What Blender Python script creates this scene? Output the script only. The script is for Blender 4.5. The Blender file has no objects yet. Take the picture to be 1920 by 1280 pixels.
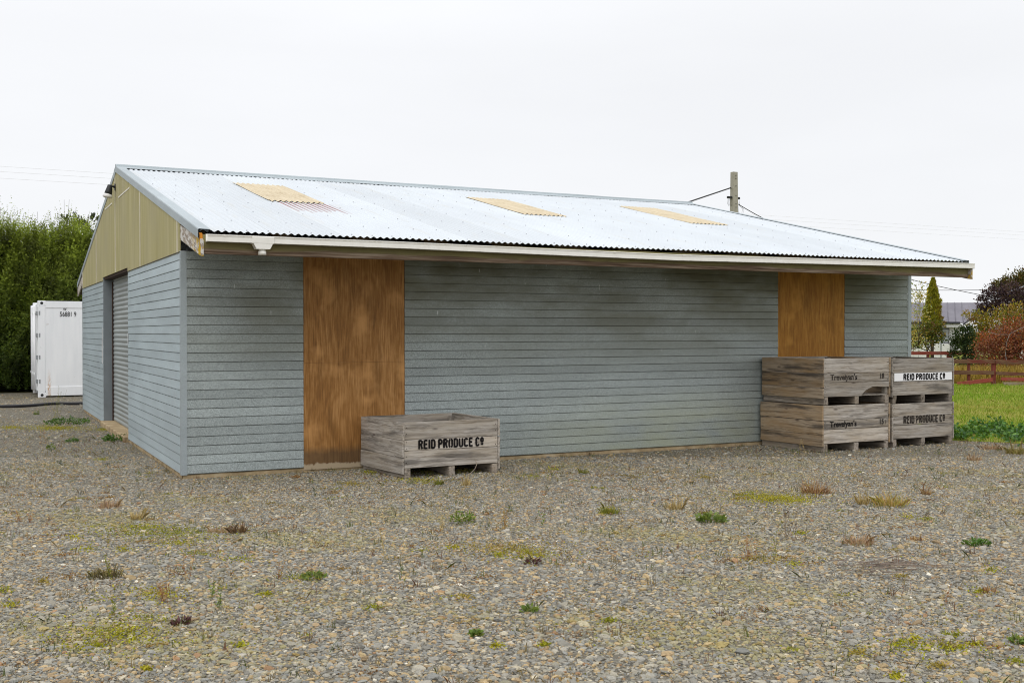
import bpy, bmesh, math, random
import numpy as np
from mathutils import Vector, Matrix
random.seed(7); RNG = np.random.default_rng(7)
sc = bpy.context.scene
col = sc.collection
R = math.radians

# ------------------------------------------------------------------ survey: camera and ground points
CF, CP, CR, CY = 2026.671, -0.009, -0.0005, -0.4661
CAM = np.array([-2.1161, -12.3238, 1.63])
_cy, _sy = math.cos(CY), math.sin(CY)
FW = np.array([-_sy*math.cos(CP), _cy*math.cos(CP), math.sin(CP)])
RT0 = np.array([_cy, _sy, 0.0]); UP0 = np.cross(RT0, FW)
RT = math.cos(CR)*RT0 + math.sin(CR)*UP0
UP = -math.sin(CR)*RT0 + math.cos(CR)*UP0
def at(px, py, dist):
    return CAM + (FW + RT*(px-960)/CF - UP*(py-640)/CF)*dist
def gp(px, py, z=0.0):
    d = FW + RT*(px-960)/CF - UP*(py-640)/CF
    return CAM + d*((z-CAM[2])/d[2])
def on_ground(px, dist):
    p = at(px, 622, dist); p[2] = 0; return p

# ------------------------------------------------------------------ object helpers
def tag(o, label=None, cat=None, group=None, kind=None):
    for k, v in (('label', label), ('category', cat), ('group', group), ('kind', kind)):
        if v: o[k] = v
    return o
def thing(name, loc, label, cat, group=None, rz=0.0):
    o = bpy.data.objects.new(name, None); col.objects.link(o)
    o.location = [float(a) for a in loc]; o.rotation_euler = (0, 0, rz); o.empty_display_size = .2
    return tag(o, label, cat, group)

class MB:
    """collects faces with a grain coordinate (gc) and a tint (Col) per vertex, then links ONE mesh object"""
    def __init__(s): s.v = []; s.f = []; s.gc = []; s.c = []; s.sm = []
    def add(s, verts, faces, gc=None, c=(1, 1, 1), smooth=False):
        n = len(s.v); s.v += [tuple(map(float, p)) for p in verts]
        s.f += [tuple(i+n for i in f) for f in faces]
        s.sm += [smooth]*len(faces)
        s.gc += [tuple(map(float, g)) for g in (gc if gc is not None else verts)]
        s.c += ([c]*len(verts) if not isinstance(c, list) else c)
    def box(s, lo, hi, ch=.0025, grain='x', tint=None, M=None, wob=0.0):
        lo, hi = np.minimum(lo, hi).astype(float), np.maximum(lo, hi).astype(float); ch = min(ch, .45*min(hi-lo))
        cen = (lo+hi)/2; V = []; idx = {}
        for sx in (0, 1):
            for sy in (0, 1):
                for sz in (0, 1):
                    p = np.array([(lo, hi)[sx][0], (lo, hi)[sy][1], (lo, hi)[sz][2]])
                    p = p + RNG.normal(0, wob, 3) if wob else p
                    sg = np.where(np.array([sx, sy, sz]) == 1, -1, 1)*ch
                    for a in range(3):
                        q = p.copy()
                        for b in range(3):
                            if b != a: q[b] += sg[b]
                        idx[(sx, sy, sz, a)] = len(V); V.append(q)
        F = []
        for a in range(3):
            b, c_ = (a+1) % 3, (a+2) % 3
            for sd in (0, 1):
                r = []
                for (i, j) in ((0, 0), (1, 0), (1, 1), (0, 1)):
                    k = [0, 0, 0]; k[a] = sd; k[b] = i; k[c_] = j; r.append(idx[(*k, a)])
                F.append(r if sd else r[::-1])
            for i in (0, 1):                     # edges parallel to a
                for j in (0, 1):
                    k0 = [0, 0, 0]; k0[b] = i; k0[c_] = j; k1 = list(k0); k1[a] = 1
                    q = [idx[(*k0, b)], idx[(*k1, b)], idx[(*k1, c_)], idx[(*k0, c_)]]
                    F.append(q if i == j else q[::-1])
        for sx in (0, 1):
            for sy in (0, 1):
                for sz in (0, 1):
                    q = [idx[(sx, sy, sz, a)] for a in range(3)]
                    F.append(q if (sx+sy+sz) % 2 else q[::-1])
        V = np.array(V)
        order = {'x': (0, 1, 2), 'y': (1, 0, 2), 'z': (2, 0, 1)}[grain]
        gc = (V-lo)[:, order] + RNG.uniform(0, 40, 3)
        if M is not None: V = np.array([M @ Vector(p) for p in V])
        t = tint if tint is not None else (1, 1, 1)
        s.add(V, F, gc, tuple(t))
        return s
    def tube(s, pts, r, n=8, c=(1, 1, 1), caps=True, smooth=True):
        pts = [np.array(p, float) for p in pts]; rs = r if isinstance(r, (list, tuple)) else [r]*len(pts)
        V = []; F = []
        for i, p in enumerate(pts):
            t = pts[min(i+1, len(pts)-1)]-pts[max(i-1, 0)]; t = t/(np.linalg.norm(t)+1e-9)
            u = np.cross(t, [0, 0, 1.0]);
            if np.linalg.norm(u) < 1e-3: u = np.array([1., 0, 0])
            u = u/np.linalg.norm(u); w = np.cross(t, u)
            for k in range(n):
                a = 2*math.pi*k/n; V.append(p+(u*math.cos(a)+w*math.sin(a))*rs[i])
        for i in range(len(pts)-1):
            for k in range(n):
                F.append((i*n+k, i*n+(k+1) % n, (i+1)*n+(k+1) % n, (i+1)*n+k))
        if caps: F += [tuple(range(n))[::-1], tuple(range((len(pts)-1)*n, len(pts)*n))]
        s.add(V, F, None, c, smooth); return s
    def prism(s, poly, o, u, w, n, depth, tint=(1, 1, 1), grain=True):
        """polygon (a,b) in the plane o+a*u+b*w, thickness depth along n"""
        o, u, w, n = (np.array(q, float) for q in (o, u, w, n)); k = len(poly)
        A = [o+a*u+b*w for a, b in poly]; B = [p+n*depth for p in A]
        F = [tuple(range(k)), tuple(range(2*k-1, k-1, -1))]+[(i, k+i, k+(i+1) % k, (i+1) % k) for i in range(k)]
        off = RNG.uniform(0, 40, 3)
        g = [(off[0]+a, off[1], off[2]+b) for a, b in poly]*2
        s.add(A+B, F, g, tint); return s
    def build(s, name, mat, parent=None, recalc=False):
        me = bpy.data.meshes.new(name)
        me.from_pydata(s.v, [], s.f)
        a = me.attributes.new('gc', 'FLOAT_VECTOR', 'POINT'); a.data.foreach_set('vector', np.array(s.gc, np.float32).ravel())
        a = me.attributes.new('Col', 'FLOAT_COLOR', 'POINT')
        cc = np.ones((len(s.v), 4), np.float32); cc[:, :3] = np.array(s.c, np.float32).reshape(-1, 3); a.data.foreach_set('color', cc.ravel())
        me.polygons.foreach_set('use_smooth', np.array(s.sm, bool))
        me.materials.append(mat)
        if recalc:
            bm = bmesh.new(); bm.from_mesh(me); bmesh.ops.recalc_face_normals(bm, faces=bm.faces); bm.to_mesh(me); bm.free()
        me.update()
        o = bpy.data.objects.new(name, me); col.objects.link(o)
        if parent: o.parent = parent
        return o

def np_mesh(name, V, F, C, mat, parent=None, smooth=False):
    """V (n,3), F (m,k) all faces the same size, C (n,3) colours"""
    me = bpy.data.meshes.new(name); k = F.shape[1]
    me.vertices.add(len(V)); me.vertices.foreach_set('co', V.astype(np.float32).ravel())
    me.loops.add(F.size); me.loops.foreach_set('vertex_index', F.astype(np.int32).ravel())
    me.polygons.add(len(F)); me.polygons.foreach_set('loop_start', np.arange(0, F.size, k, dtype=np.int32))
    me.polygons.foreach_set('loop_total', np.full(len(F), k, np.int32))
    if smooth: me.polygons.foreach_set('use_smooth', np.ones(len(F), bool))
    a = me.attributes.new('Col', 'FLOAT_COLOR', 'POINT'); cc = np.ones((len(V), 4), np.float32); cc[:, :3] = C
    a.data.foreach_set('color', cc.ravel())
    me.materials.append(mat); me.update(calc_edges=True); me.validate()
    o = bpy.data.objects.new(name, me); col.objects.link(o)
    if parent: o.parent = parent
    return o

# ------------------------------------------------------------------ node helper
class NT:
    def __init__(s, name):
        s.m = bpy.data.materials.new(name); s.m.use_nodes = True; s.t = s.m.node_tree; s.t.nodes.clear()
        s.out = s.t.nodes.new('ShaderNodeOutputMaterial')
    def n(s, ty, **kw):
        nd = s.t.nodes.new('ShaderNode'+ty)
        for k, v in kw.items(): setattr(nd, k, v)
        return nd
    def put(s, sock, v):
        if isinstance(v, bpy.types.NodeSocket): s.t.links.new(v, sock)
        elif isinstance(v, (tuple, list)) and sock.type == 'RGBA' and len(v) == 3: sock.default_value = (*v, 1)
        elif isinstance(v, (int, float)) and sock.type == 'RGBA': sock.default_value = (v, v, v, 1)
        else: sock.default_value = v
    def obj(s): return s.n('TexCoord').outputs['Object']
    def attr(s, nm, ty='GEOMETRY', o='Color'):
        a = s.n('Attribute', attribute_type=ty); a.attribute_name = nm; return a.outputs[o]
    def map(s, v, scale=(1, 1, 1), loc=(0, 0, 0), rot=(0, 0, 0)):
        m = s.n('Mapping'); s.put(m.inputs['Vector'], v); m.inputs['Scale'].default_value = scale
        m.inputs['Location'].default_value = loc; m.inputs['Rotation'].default_value = rot; return m.outputs[0]
    def noise(s, v, sc=5, det=4, ro=.55, dist=0, o=0):
        m = s.n('TexNoise'); s.put(m.inputs['Vector'], v); m.inputs['Scale'].default_value = sc
        m.inputs['Detail'].default_value = det; m.inputs['Roughness'].default_value = ro; m.inputs['Distortion'].default_value = dist
        return m.outputs[o]
    def vor(s, v, sc=5, feat='F1', o='Distance', rnd=1):
        m = s.n('TexVoronoi', feature=feat); s.put(m.inputs['Vector'], v); m.inputs['Scale'].default_value = sc
        m.inputs['Randomness'].default_value = rnd; return m.outputs[o]
    def math(s, op, a, b=0, c=None, clamp=False):
        m = s.n('Math', operation=op, use_clamp=clamp); s.put(m.inputs[0], a); s.put(m.inputs[1], b)
        if c is not None: s.put(m.inputs[2], c)
        return m.outputs[0]
    def mix(s, f, a, b, ty='MIX'):
        m = s.n('Mix', data_type='RGBA', blend_type=ty); s.put(m.inputs[0], f); s.put(m.inputs[6], a); s.put(m.inputs[7], b); return m.outputs[2]
    def ramp(s, f, stops, interp='LINEAR'):
        m = s.n('ValToRGB'); s.put(m.inputs[0], f); cr = m.color_ramp; cr.interpolation = interp
        while len(cr.elements) < len(stops): cr.elements.new(.5)
        for e, (p, c) in zip(cr.elements, stops):
            e.position = p; e.color = (*c, 1) if isinstance(c, (tuple, list)) else (c, c, c, 1)
        return m.outputs[0]
    def sep(s, v):
        m = s.n('SeparateXYZ'); s.put(m.inputs[0], v); return m.outputs
    def rng(s, f, a, b, c=0, d=1):
        m = s.n('MapRange'); s.put(m.inputs[0], f); m.inputs[1].default_value = a; m.inputs[2].default_value = b
        m.inputs[3].default_value = c; m.inputs[4].default_value = d; return m.outputs[0]
    def bump(s, h, st=.5, dist=.01):
        m = s.n('Bump'); s.put(m.inputs['Height'], h); m.inputs['Strength'].default_value = st; m.inputs['Distance'].default_value = dist
        return m.outputs[0]
    def bsdf(s, base, rough=.7, metal=0, normal=None, spec=.3, **kw):
        p = s.n('BsdfPrincipled'); s.put(p.inputs['Base Color'], base); s.put(p.inputs['Roughness'], rough)
        s.put(p.inputs['Metallic'], metal); p.inputs['Specular IOR Level'].default_value = spec
        if normal is not None: s.put(p.inputs['Normal'], normal)
        for k, v in kw.items(): s.put(p.inputs[k], v)
        s.t.links.new(p.outputs[0], s.out.inputs[0]); return s.m

def plain(name, c, rough=.6, metal=0, var=.15, sc=6, spec=.3, bump=0):
    t = NT(name); o = t.obj(); n = t.noise(o, sc, 5)
    k = t.rng(n, .25, .75, 1-var, 1+var)
    b = t.mix(1.0, c, k, 'MULTIPLY')
    nm = t.bump(t.noise(o, sc*12, 3), bump, .004) if bump else None
    return t.bsdf(b, rough, metal, nm, spec)

# ------------------------------------------------------------------ materials
def m_zinc(name, base, speck, dirt_amt, olive):
    t = NT(name); o = t.obj(); a = t.attr('Col'); sx, sy, sz = t.sep(o)
    sp = t.vor(t.map(o, (1, 1, 1)), 130, o='Color'); spv = t.sep(sp)[0]
    sp2 = t.noise(o, 85, 4, .75)
    f = t.math('ADD', t.math('MULTIPLY', spv, .5), t.math('MULTIPLY', sp2, .9))
    c = t.mix(t.rng(f, .35, 1.05, 0, 1), tuple(x*(1-speck) for x in base), tuple(min(1, x*(1+speck)) for x in base))
    big = t.noise(t.map(o, (.5, .5, 2.2)), 1.3, 5, .6)
    c = t.mix(1.0, c, t.rng(big, .25, .75, .84, 1.12), 'MULTIPLY')
    st = t.noise(t.map(o, (9, 9, .35)), 1.5, 4, .6)                       # vertical run marks
    c = t.mix(t.rng(st, .62, .8, 0, .28), c, (.55, .58, .58))
    alg = t.noise(t.map(o, (.6, .6, 1.6)), 1.1, 5, .6)
    low = t.rng(sz, .9, .1, 0, 1); xr = t.rng(sx, 3.6, 6.5, 0, 1)
    g = t.math('MULTIPLY', t.math('MULTIPLY', low, xr), t.rng(alg, .34, .60, 0, .85))
    c = t.mix(g, c, (.40, .42, .27))
    if olive:
        olive_shade = t.rng(t.noise(t.map(o, (.35, .35, 1.0), (3, 3, 3)), 1.2, 5, .6), .36, .62, 0, olive)
        up = t.math('MULTIPLY', olive_shade, t.rng(sz, .8, 2.2, 0, 1))
        c = t.mix(up, c, (.14, .14, .095))  # olive staining that also paints the eave shade deeper up the wall
    sc_ = t.noise(t.map(o, (14, 14, 3)), 2.2, 2, .4)
    c = t.mix(t.rng(sc_, .76, .80, 0, .5), c, (.72, .74, .74))               # pale scuffs
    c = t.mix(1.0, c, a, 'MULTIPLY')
    nb = t.bump(t.math('ADD', t.noise(o, 3.0, 3, .5), t.math('MULTIPLY', sp2, .12)), .25, .01)
    return t.bsdf(c, t.rng(sp2, .3, .7, .42, .62), .35, nb, .4)
ZINC_F = m_zinc('galvanised_speckled', (.345, .388, .385), .36, 0, 1.0)
ZINC_S = m_zinc('galvanised_side', (.45, .525, .555), .13, 0, 0)
ZINC_TRIM = m_zinc('galvanised_trim', (.38, .43, .45), .1, 0, 0)

def m_roof():
    t = NT('weathered_corrugated_iron'); o = t.obj(); sx, sy, sz = t.sep(o)
    n = t.noise(t.map(o, (1, .4, 1)), 1.2, 5, .6)
    c = t.mix(t.rng(n, .3, .7, 0, 1), (.555, .59, .62), (.61, .65, .68))
    sheet = t.n('TexWhiteNoise', noise_dimensions='1D'); t.put(sheet.inputs['W'], t.math('FLOOR', t.math('DIVIDE', sx, .762)))
    c = t.mix(1.0, c, t.rng(sheet.outputs['Value'], 0, 1, .93, 1.04), 'MULTIPLY')
    # dirt in the troughs and lap lines
    ph = t.math('SINE', t.math('MULTIPLY', sx, 2*math.pi/.0762))
    tr = t.rng(ph, -.3, -1, 0, 1)
    c = t.mix(t.math('MULTIPLY', tr, t.rng(t.noise(t.map(o, (2, .6, 1)), 1.5, 4), .3, .7, .05, .5)), c, (.42, .43, .43))
    # rust runs under the first skylight
    wob = t.noise(t.map(o, (12, 1, 1)), 2, 3)
    m1 = t.math('MULTIPLY', t.rng(sx, 1.52, 1.56, 0, 1), t.rng(sx, 2.30, 2.26, 0, 1))
    end = t.math('ADD', .75, t.math('MULTIPLY', t.math('SUBTRACT', wob, .5), 1.8))
    m2 = t.math('MULTIPLY', t.math('GREATER_THAN', sy, t.math('ADD', end, .25)), t.math('LESS_THAN', sy, 1.98))
    m3 = t.math('MULTIPLY', t.math('GREATER_THAN', t.math('COSINE', t.math('MULTIPLY', sx, 2*math.pi/.0762)), 0), t.math('MULTIPLY', t.rng(ph, -.45, -.2, 0, 1), t.rng(ph, .75, .45, 0, 1)))
    fade = t.rng(sy, .9, 1.7, .45, 1)
    rust = t.math('MULTIPLY', t.math('MULTIPLY', m1, m2), t.math('MULTIPLY', m3, fade))
    c = t.mix(rust, c, (.26, .075, .055))
    st = t.noise(t.map(o, (5, .5, 1), (2, 2, 2)), 1.6, 4, .6)
    c = t.mix(t.rng(st, .56, .72, 0, .35), c, (.55, .53, .46))
    lap = t.math('LESS_THAN', t.math('FRACT', t.math('DIVIDE', t.math('ADD', sx, .02), .762)), .012)
    c = t.mix(t.math('MULTIPLY', lap, .4), c, (.35, .36, .37))
    nb = t.bump(t.noise(o, 5, 4), .12, .01)
    return t.bsdf(c, .5, .2, nb, .4)
ROOF = m_roof()
SKYL = None
def m_sky():
    t = NT('yellowed_fibreglass'); o = t.obj(); sx = t.sep(o)[0]
    n = t.noise(t.map(o, (6, .6, 1)), 2, 4)
    c = t.mix(t.rng(n, .3, .7), (.53, .44, .29), (.64, .55, .39))
    ph = t.math('SINE', t.math('MULTIPLY', sx, 2*math.pi/.0762))
    c = t.mix(t.rng(t.noise(o, 4, 5, .65), .48, .7, 0, .6), c, (.42, .33, .20))
    return t.bsdf(c, .6, 0, None, .3)
SKYL = m_sky()

def m_wood(name, light, mid, dark, warm, warm_amt, stain=.5, grey=1.0):
    t = NT(name); g = t.attr('gc', o='Vector'); tint = t.attr('Col')
    wv = t.noise(t.map(g, (.9, 3, 3)), 2.0, 3, .5, 0, 1)
    gd = t.mix(.06, g, wv)
    fine = t.noise(t.map(gd, (1.5, 80, 80)), 2.0, 5, .65)
    fib = t.noise(t.map(gd, (.55, 19, 19)), 2.2, 4, .6)
    c = t.ramp(t.math('ADD', t.math('MULTIPLY', fine, .45), t.math('MULTIPLY', fib, .55)),
               [(.34, dark), (.44, mid), (.56, light), (.75, tuple(min(1, x*1.15) for x in light))])
    w = t.noise(t.map(g, (1.1, 3.5, 3.5), (5, 2, 1)), 1.6, 4, .6)
    c = t.mix(t.rng(w, .42, .7, 0, warm_amt), c, warm)
    s_ = t.noise(t.map(gd, (.9, 9, 9), (1, 9, 4)), 1.5, 5, .6)
    c = t.mix(t.rng(s_, .52, .66, 0, stain), c, (.075, .066, .058))
    kn = t.vor(t.map(g, (2.6, 7.5, 7.5)), 1.0)
    c = t.mix(t.rng(kn, .14, .05, 0, .75), c, (.075, .055, .045))
    cr = t.noise(t.map(gd, (1.0, 42, 42), (7, 7, 7)), 2.0, 2, .5)
    c = t.mix(t.rng(cr, .31, .27, 0, .7), c, (.03, .026, .022))
    c = t.mix(1.0, c, tint, 'MULTIPLY')
    h = t.math('ADD', fine, t.math('MULTIPLY', fib, .6))
    return t.bsdf(c, .85, 0, t.bump(h, .55, .006), .15)
WOOD = m_wood('weathered_grey_timber', (.50, .46, .41), (.32, .285, .245), (.11, .097, .082), (.34, .27, .18), .55, .72)
WOODB = m_wood('weathered_brown_timber', (.42, .35, .265), (.28, .225, .16), (.10, .075, .055), (.32, .21, .10), .75, .9)
def m_fascia():
    t = NT('mossy_fascia_timber'); g = t.attr('gc', o='Vector'); o = t.obj(); sz = t.sep(o)[2]
    f = t.noise(t.map(g, (.8, 30, 30)), 2, 5, .6); n = t.noise(t.map(g, (.7, 5, 5)), 2, 5, .6)
    bare = t.ramp(f, [(.3, (.06, .035, .025)), (.5, (.18, .125, .085)), (.7, (.36, .29, .22))])
    moss = t.mix(t.rng(n, .3, .7), (.145, .128, .06), (.25, .22, .10))
    k = t.math('ADD', t.math('SUBTRACT', sz, 2.477), t.math('MULTIPLY', t.math('SUBTRACT', n, .5), .10))
    c = t.mix(t.rng(k, -.012, .012), bare, moss)
    return t.bsdf(c, .85, 0, t.bump(f, .4, .005), .15)
FASCIA = m_fascia()
def m_barge():
    t = NT('peeling_painted_timber'); g = t.attr('gc', o='Vector'); o = t.obj(); sy = t.sep(o)[1]
    f = t.noise(t.map(g, (2, 25, 25)), 2, 4); n = t.noise(t.map(g, (3, 8, 8)), 3, 5, .65)
    c = t.ramp(f, [(.3, (.22, .17, .13)), (.6, (.40, .34, .28))])
    c = t.mix(t.rng(n, .5, .53), c, (.62, .60, .56))
    l = t.noise(o, 9, 4, .6)
    c = t.mix(t.math('MULTIPLY', t.rng(l, .47, .55), t.rng(sy, -.55, -1.0, 0, 1)), c, (.55, .35, .02))
    return t.bsdf(c, .85, 0, t.bump(n, .4, .004), .15)
BARGE = m_barge()
def m_ply(name, a, b, d, bleach):
    t = NT(name); o = t.obj(); sx, sy, sz = t.sep(o)
    wv = t.noise(t.map(o, (1.2, 1, .55)), 1.6, 3, .5)
    ring = t.math('SINE', t.math('ADD', t.math('MULTIPLY', sx, 62), t.math('MULTIPLY', wv, 46)))
    fib = t.noise(t.map(o, (60, 10, 2.5)), 1.5, 5, .65)
    n = t.noise(t.map(o, (2.5, 1, .9)), 1.4, 5, .6)
    k = t.math('ADD', t.math('MULTIPLY', ring, .028), t.math('ADD', t.math('MULTIPLY', fib, .60), t.math('MULTIPLY', n, .40)))
    c = t.ramp(k, [(.30, d), (.47, a), (.66, b)])
    s_ = t.noise(t.map(o, (3.2, 1, .8), (4, 1, 2)), 1.7, 5, .65)
    c = t.mix(t.rng(s_, .52, .68, 0, .5), c, tuple(x*.5 for x in a))
    p = t.noise(t.map(o, (2.2, 1, 2.0), (9, 1, 5)), 1.3, 3, .5)
    c = t.mix(t.rng(p, .56, .72, 0, .5), c, tuple(min(1, x*1.35) for x in b))
    pin = t.vor(t.map(o, (7, 1, 7)), 1.5)
    c = t.mix(t.rng(pin, .03, .02, 0, .5), c, (.04, .02, .01))
    if bleach:
        e = t.math('ADD', sz, t.math('MULTIPLY', t.math('SUBTRACT', t.noise(t.map(o, (12, 1, 5)), 1.5, 4), .5), .11))
        c = t.mix(t.rng(e, .20, .30, .7, 0), c, (.07, .05, .03))          # damp stain along the foot
        c = t.mix(t.rng(e, .095, .075, 0, .9), c, (.46, .37, .25))          # bleached edge
    return t.bsdf(c, .6, 0, t.bump(fib, .15, .003), .25)
PLY1 = m_ply('weathered_plywood', (.30, .138, .036), (.50, .265, .095), (.14, .06, .018), True)
PLY2 = m_ply('orange_plywood', (.36, .155, .022), (.52, .26, .05), (.16, .06, .012), False)
def m_gable():
    t = NT('khaki_fibre_cement'); o = t.obj()
    s_ = t.noise(t.map(o, (5, 5, .35)), 1.8, 5, .6); n = t.noise(o, .9, 5, .6)
    c = t.mix(t.rng(s_, .3, .72), (.34, .302, .13), (.475, .43, .235))
    c = t.mix(t.rng(n, .42, .68, 0, .6), c, (.36, .325, .20))
    return t.bsdf(c, .8, 0, t.bump(t.noise(o, 30, 3), .1, .003), .2)
GABLE = m_gable()
def m_gutter():
    t = NT('white_plastic_gutter'); o = t.obj(); g = t.attr('gc', o='Vector'); k = t.sep(g)[2]
    n = t.noise(t.map(o, (3, 3, 3)), 4, 5, .6)
    c = t.mix(t.rng(n, .3, .7), (.80, .78, .72), (.87, .86, .81))
    e = t.math('ADD', k, t.math('MULTIPLY', t.math('SUBTRACT', n, .5), .010))
    c = t.mix(t.rng(e, .006, .001, 0, .8), c, (.09, .085, .055))
    return t.bsdf(c, .45, 0, None, .4)
GUTTER = m_gutter()
WHITE_TRIM = plain('white_batten', (.72, .68, .58), .6, 0, .12)
CONC = None
def m_conc():
    t = NT('stained_concrete'); o = t.obj()
    n = t.noise(o, 4, 6, .65); c = t.ramp(n, [(.3, (.20, .145, .08)), (.55, (.42, .32, .19)), (.75, (.55, .47, .34))])
    return t.bsdf(c, .9, 0, t.bump(t.noise(o, 40, 4), .4, .006), .1)
CONC = m_conc()
ROLL = m_zinc('roller_door_steel', (.36, .39, .385), .1, 0, 0)
DARKTIM = plain('dark_brown_timber', (.05, .028, .02), .85, 0, .4, 9)
RAFT = plain('raw_rafter_timber', (.16, .12, .08), .85, 0, .3, 6)
JAMB = plain('grey_painted_jamb', (.20, .225, .24), .6, 0, .12, 5)
BLACK = plain('black_metal', (.02, .021, .023), .5, 0, .2, 8, .4)
SCREW = plain('dull_screw_heads', (.50, .51, .54), .6, .3, .2)
SIGNW = plain('white_sign_plate', (.74, .73, .72), .5, 0, .08, 8)
GREYST = plain('grey_steel', (.33, .35, .36), .5, .4, .15)
def m_ink(name, c, wear, under):
    t = NT(name); o = t.obj(); n = t.noise(t.map(o, (9, 40, 40)), 2.5, 5, .7)
    return t.bsdf(t.mix(t.rng(n, wear, wear+.1, 0, .8), c, under), .8, 0, None, .1)
INK = m_ink('stencil_ink', (.012, .011, .011), .60, (.20, .18, .165))
INKF = m_ink('faded_stencil_ink', (.022, .018, .015), .50, (.19, .165, .14))
INKN = m_ink('faded_number_ink', (.04, .034, .03), .54, (.23, .20, .18))
STRIPE = m_ink('white_stripe_paint', (.86, .86, .87), .66, (.5, .48, .45))

def m_leaf(name, trans=.25, rough=.55):
    t = NT(name); c = t.attr('Col')
    p = t.n('BsdfPrincipled'); t.put(p.inputs['Base Color'], c); p.inputs['Roughness'].default_value = rough; p.inputs['Specular IOR Level'].default_value = .3
    tr = t.n('BsdfTranslucent'); t.put(tr.inputs[0], t.mix(1.0, c, (1.0, 1.0, .5), 'MULTIPLY'))
    mx = t.n('MixShader'); mx.inputs[0].default_value = trans
    t.t.links.new(p.outputs[0], mx.inputs[1]); t.t.links.new(tr.outputs[0], mx.inputs[2]); t.t.links.new(mx.outputs[0], t.out.inputs[0])
    return t.m
LEAF = m_leaf('foliage'); GRASSM = m_leaf('grass_blades', .2, .7)
BARK = plain('bark', (.085, .07, .055), .9, 0, .4, 12, .1, .4)

# ------------------------------------------------------------------ ground
def m_gravel():
    t = NT('gravel_yard'); o = t.obj(); sx, sy, sz = t.sep(o)
    def layer(sc_, off):
        v = t.map(o, (1, 1, .001), off)
        cc = t.vor(v, sc_, o='Color'); r, g, b = t.sep(cc)
        edge = t.vor(v, sc_, 'DISTANCE_TO_EDGE')
        c = t.ramp(r, [(0, (0.110, 0.102, 0.084)), (.22, (0.190, 0.175, 0.143)), (.45, (0.270, 0.243, 0.190)), (.66, (0.230, 0.226, 0.206)), (.80, (0.311, 0.249, 0.158)), (.92, (0.392, 0.356, 0.273)), (1, (.5, .47, .4))], 'LINEAR')
        return t.mix(t.rng(edge, .0, .09, .75, 0), c, (.035, .03, .024)), t.rng(edge, 0, .18)
    c1, e1 = layer(42, (0, 0, 0)); c2, e2 = layer(78, (3, 7, 0))
    pick = t.rng(t.noise(o, 20, 2), .45, .55)
    c = t.mix(pick, c1, c2); e = t.math('ADD', t.math('MULTIPLY', e1, .6), t.math('MULTIPLY', e2, .4))
    big = t.noise(o, .55, 5, .6)
    c = t.mix(t.rng(big, .42, .70, 0, .5), c, (.125, .105, .065))
    med = t.noise(t.map(o, (1, 1, 1), (4, 4, 0)), 1.6, 5, .65)
    c = t.mix(t.rng(med, .56, .74, 0, .45), c, (.115, .11, .035))
    c = t.mix(t.rng(t.noise(o, 3.1, 5, .6), .62, .75, 0, .35), c, (.16, .09, .05))
    # grassy, weedier strip towards the hedge
    far = t.math('MULTIPLY', t.rng(sy, 12, 17), t.rng(t.noise(o, 2.2, 5, .6), .4, .65, 0, .6))
    c = t.mix(far, c, (.15, .125, .075))
    return t.bsdf(c, .9, 0, t.bump(e, .7, .012), .15)
GRAVEL = m_gravel()
def sheet(name, poly, z, mat):
    me = bpy.data.meshes.new(name); me.from_pydata([(x, y, z) for x, y in poly], [], [tuple(range(len(poly)))]); me.materials.append(mat)
    o = bpy.data.objects.new(name, me); col.objects.link(o); o['kind'] = 'structure'; return o
def m_soil():
    t = NT('field_ground'); o = t.obj(); n = t.noise(o, .05, 6, .6)
    return t.bsdf(t.mix(t.rng(n, .35, .65), (.11, .12, .035), (.17, .15, .06)), .95, 0, None, .1)
sheet('ground', [(-700, -700), (700, -700), (700, 700), (-700, 700)], -.008, m_soil())
def m_lawn():
    t = NT('lawn_turf'); o = t.obj(); n = t.noise(o, .9, 5, .6); s = t.noise(o, 25, 3)
    c = t.mix(t.rng(n, .40, .62), (.17, .22, .015), (.31, .28, .06))
    c = t.mix(t.rng(s, .3, .7, 0, .35), c, (.07, .09, .012))
    return t.bsdf(c, .95, 0, t.bump(s, .5, .02), .1)
# edge between gravel and lawn runs along the right of the yard
E0 = gp(1745, 833)[:2]
edge = [(10.75, 0.55), (10.72, -.15), (11.0, -.78), (11.45, -1.45), (11.9, -2.4), (13.2, -4.6), (15.5, -8), (20, -14)]
sheet('lawn', edge + [(60, -14), (60, 60), (11.6, 60), (11.6, 11.0), (11.3, 6)], .004, m_lawn())
sheet('gravel_yard', [(-45, -40), (45, -40), (45, 19.6), (-45, 19.6)], .0, GRAVEL)

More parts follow.
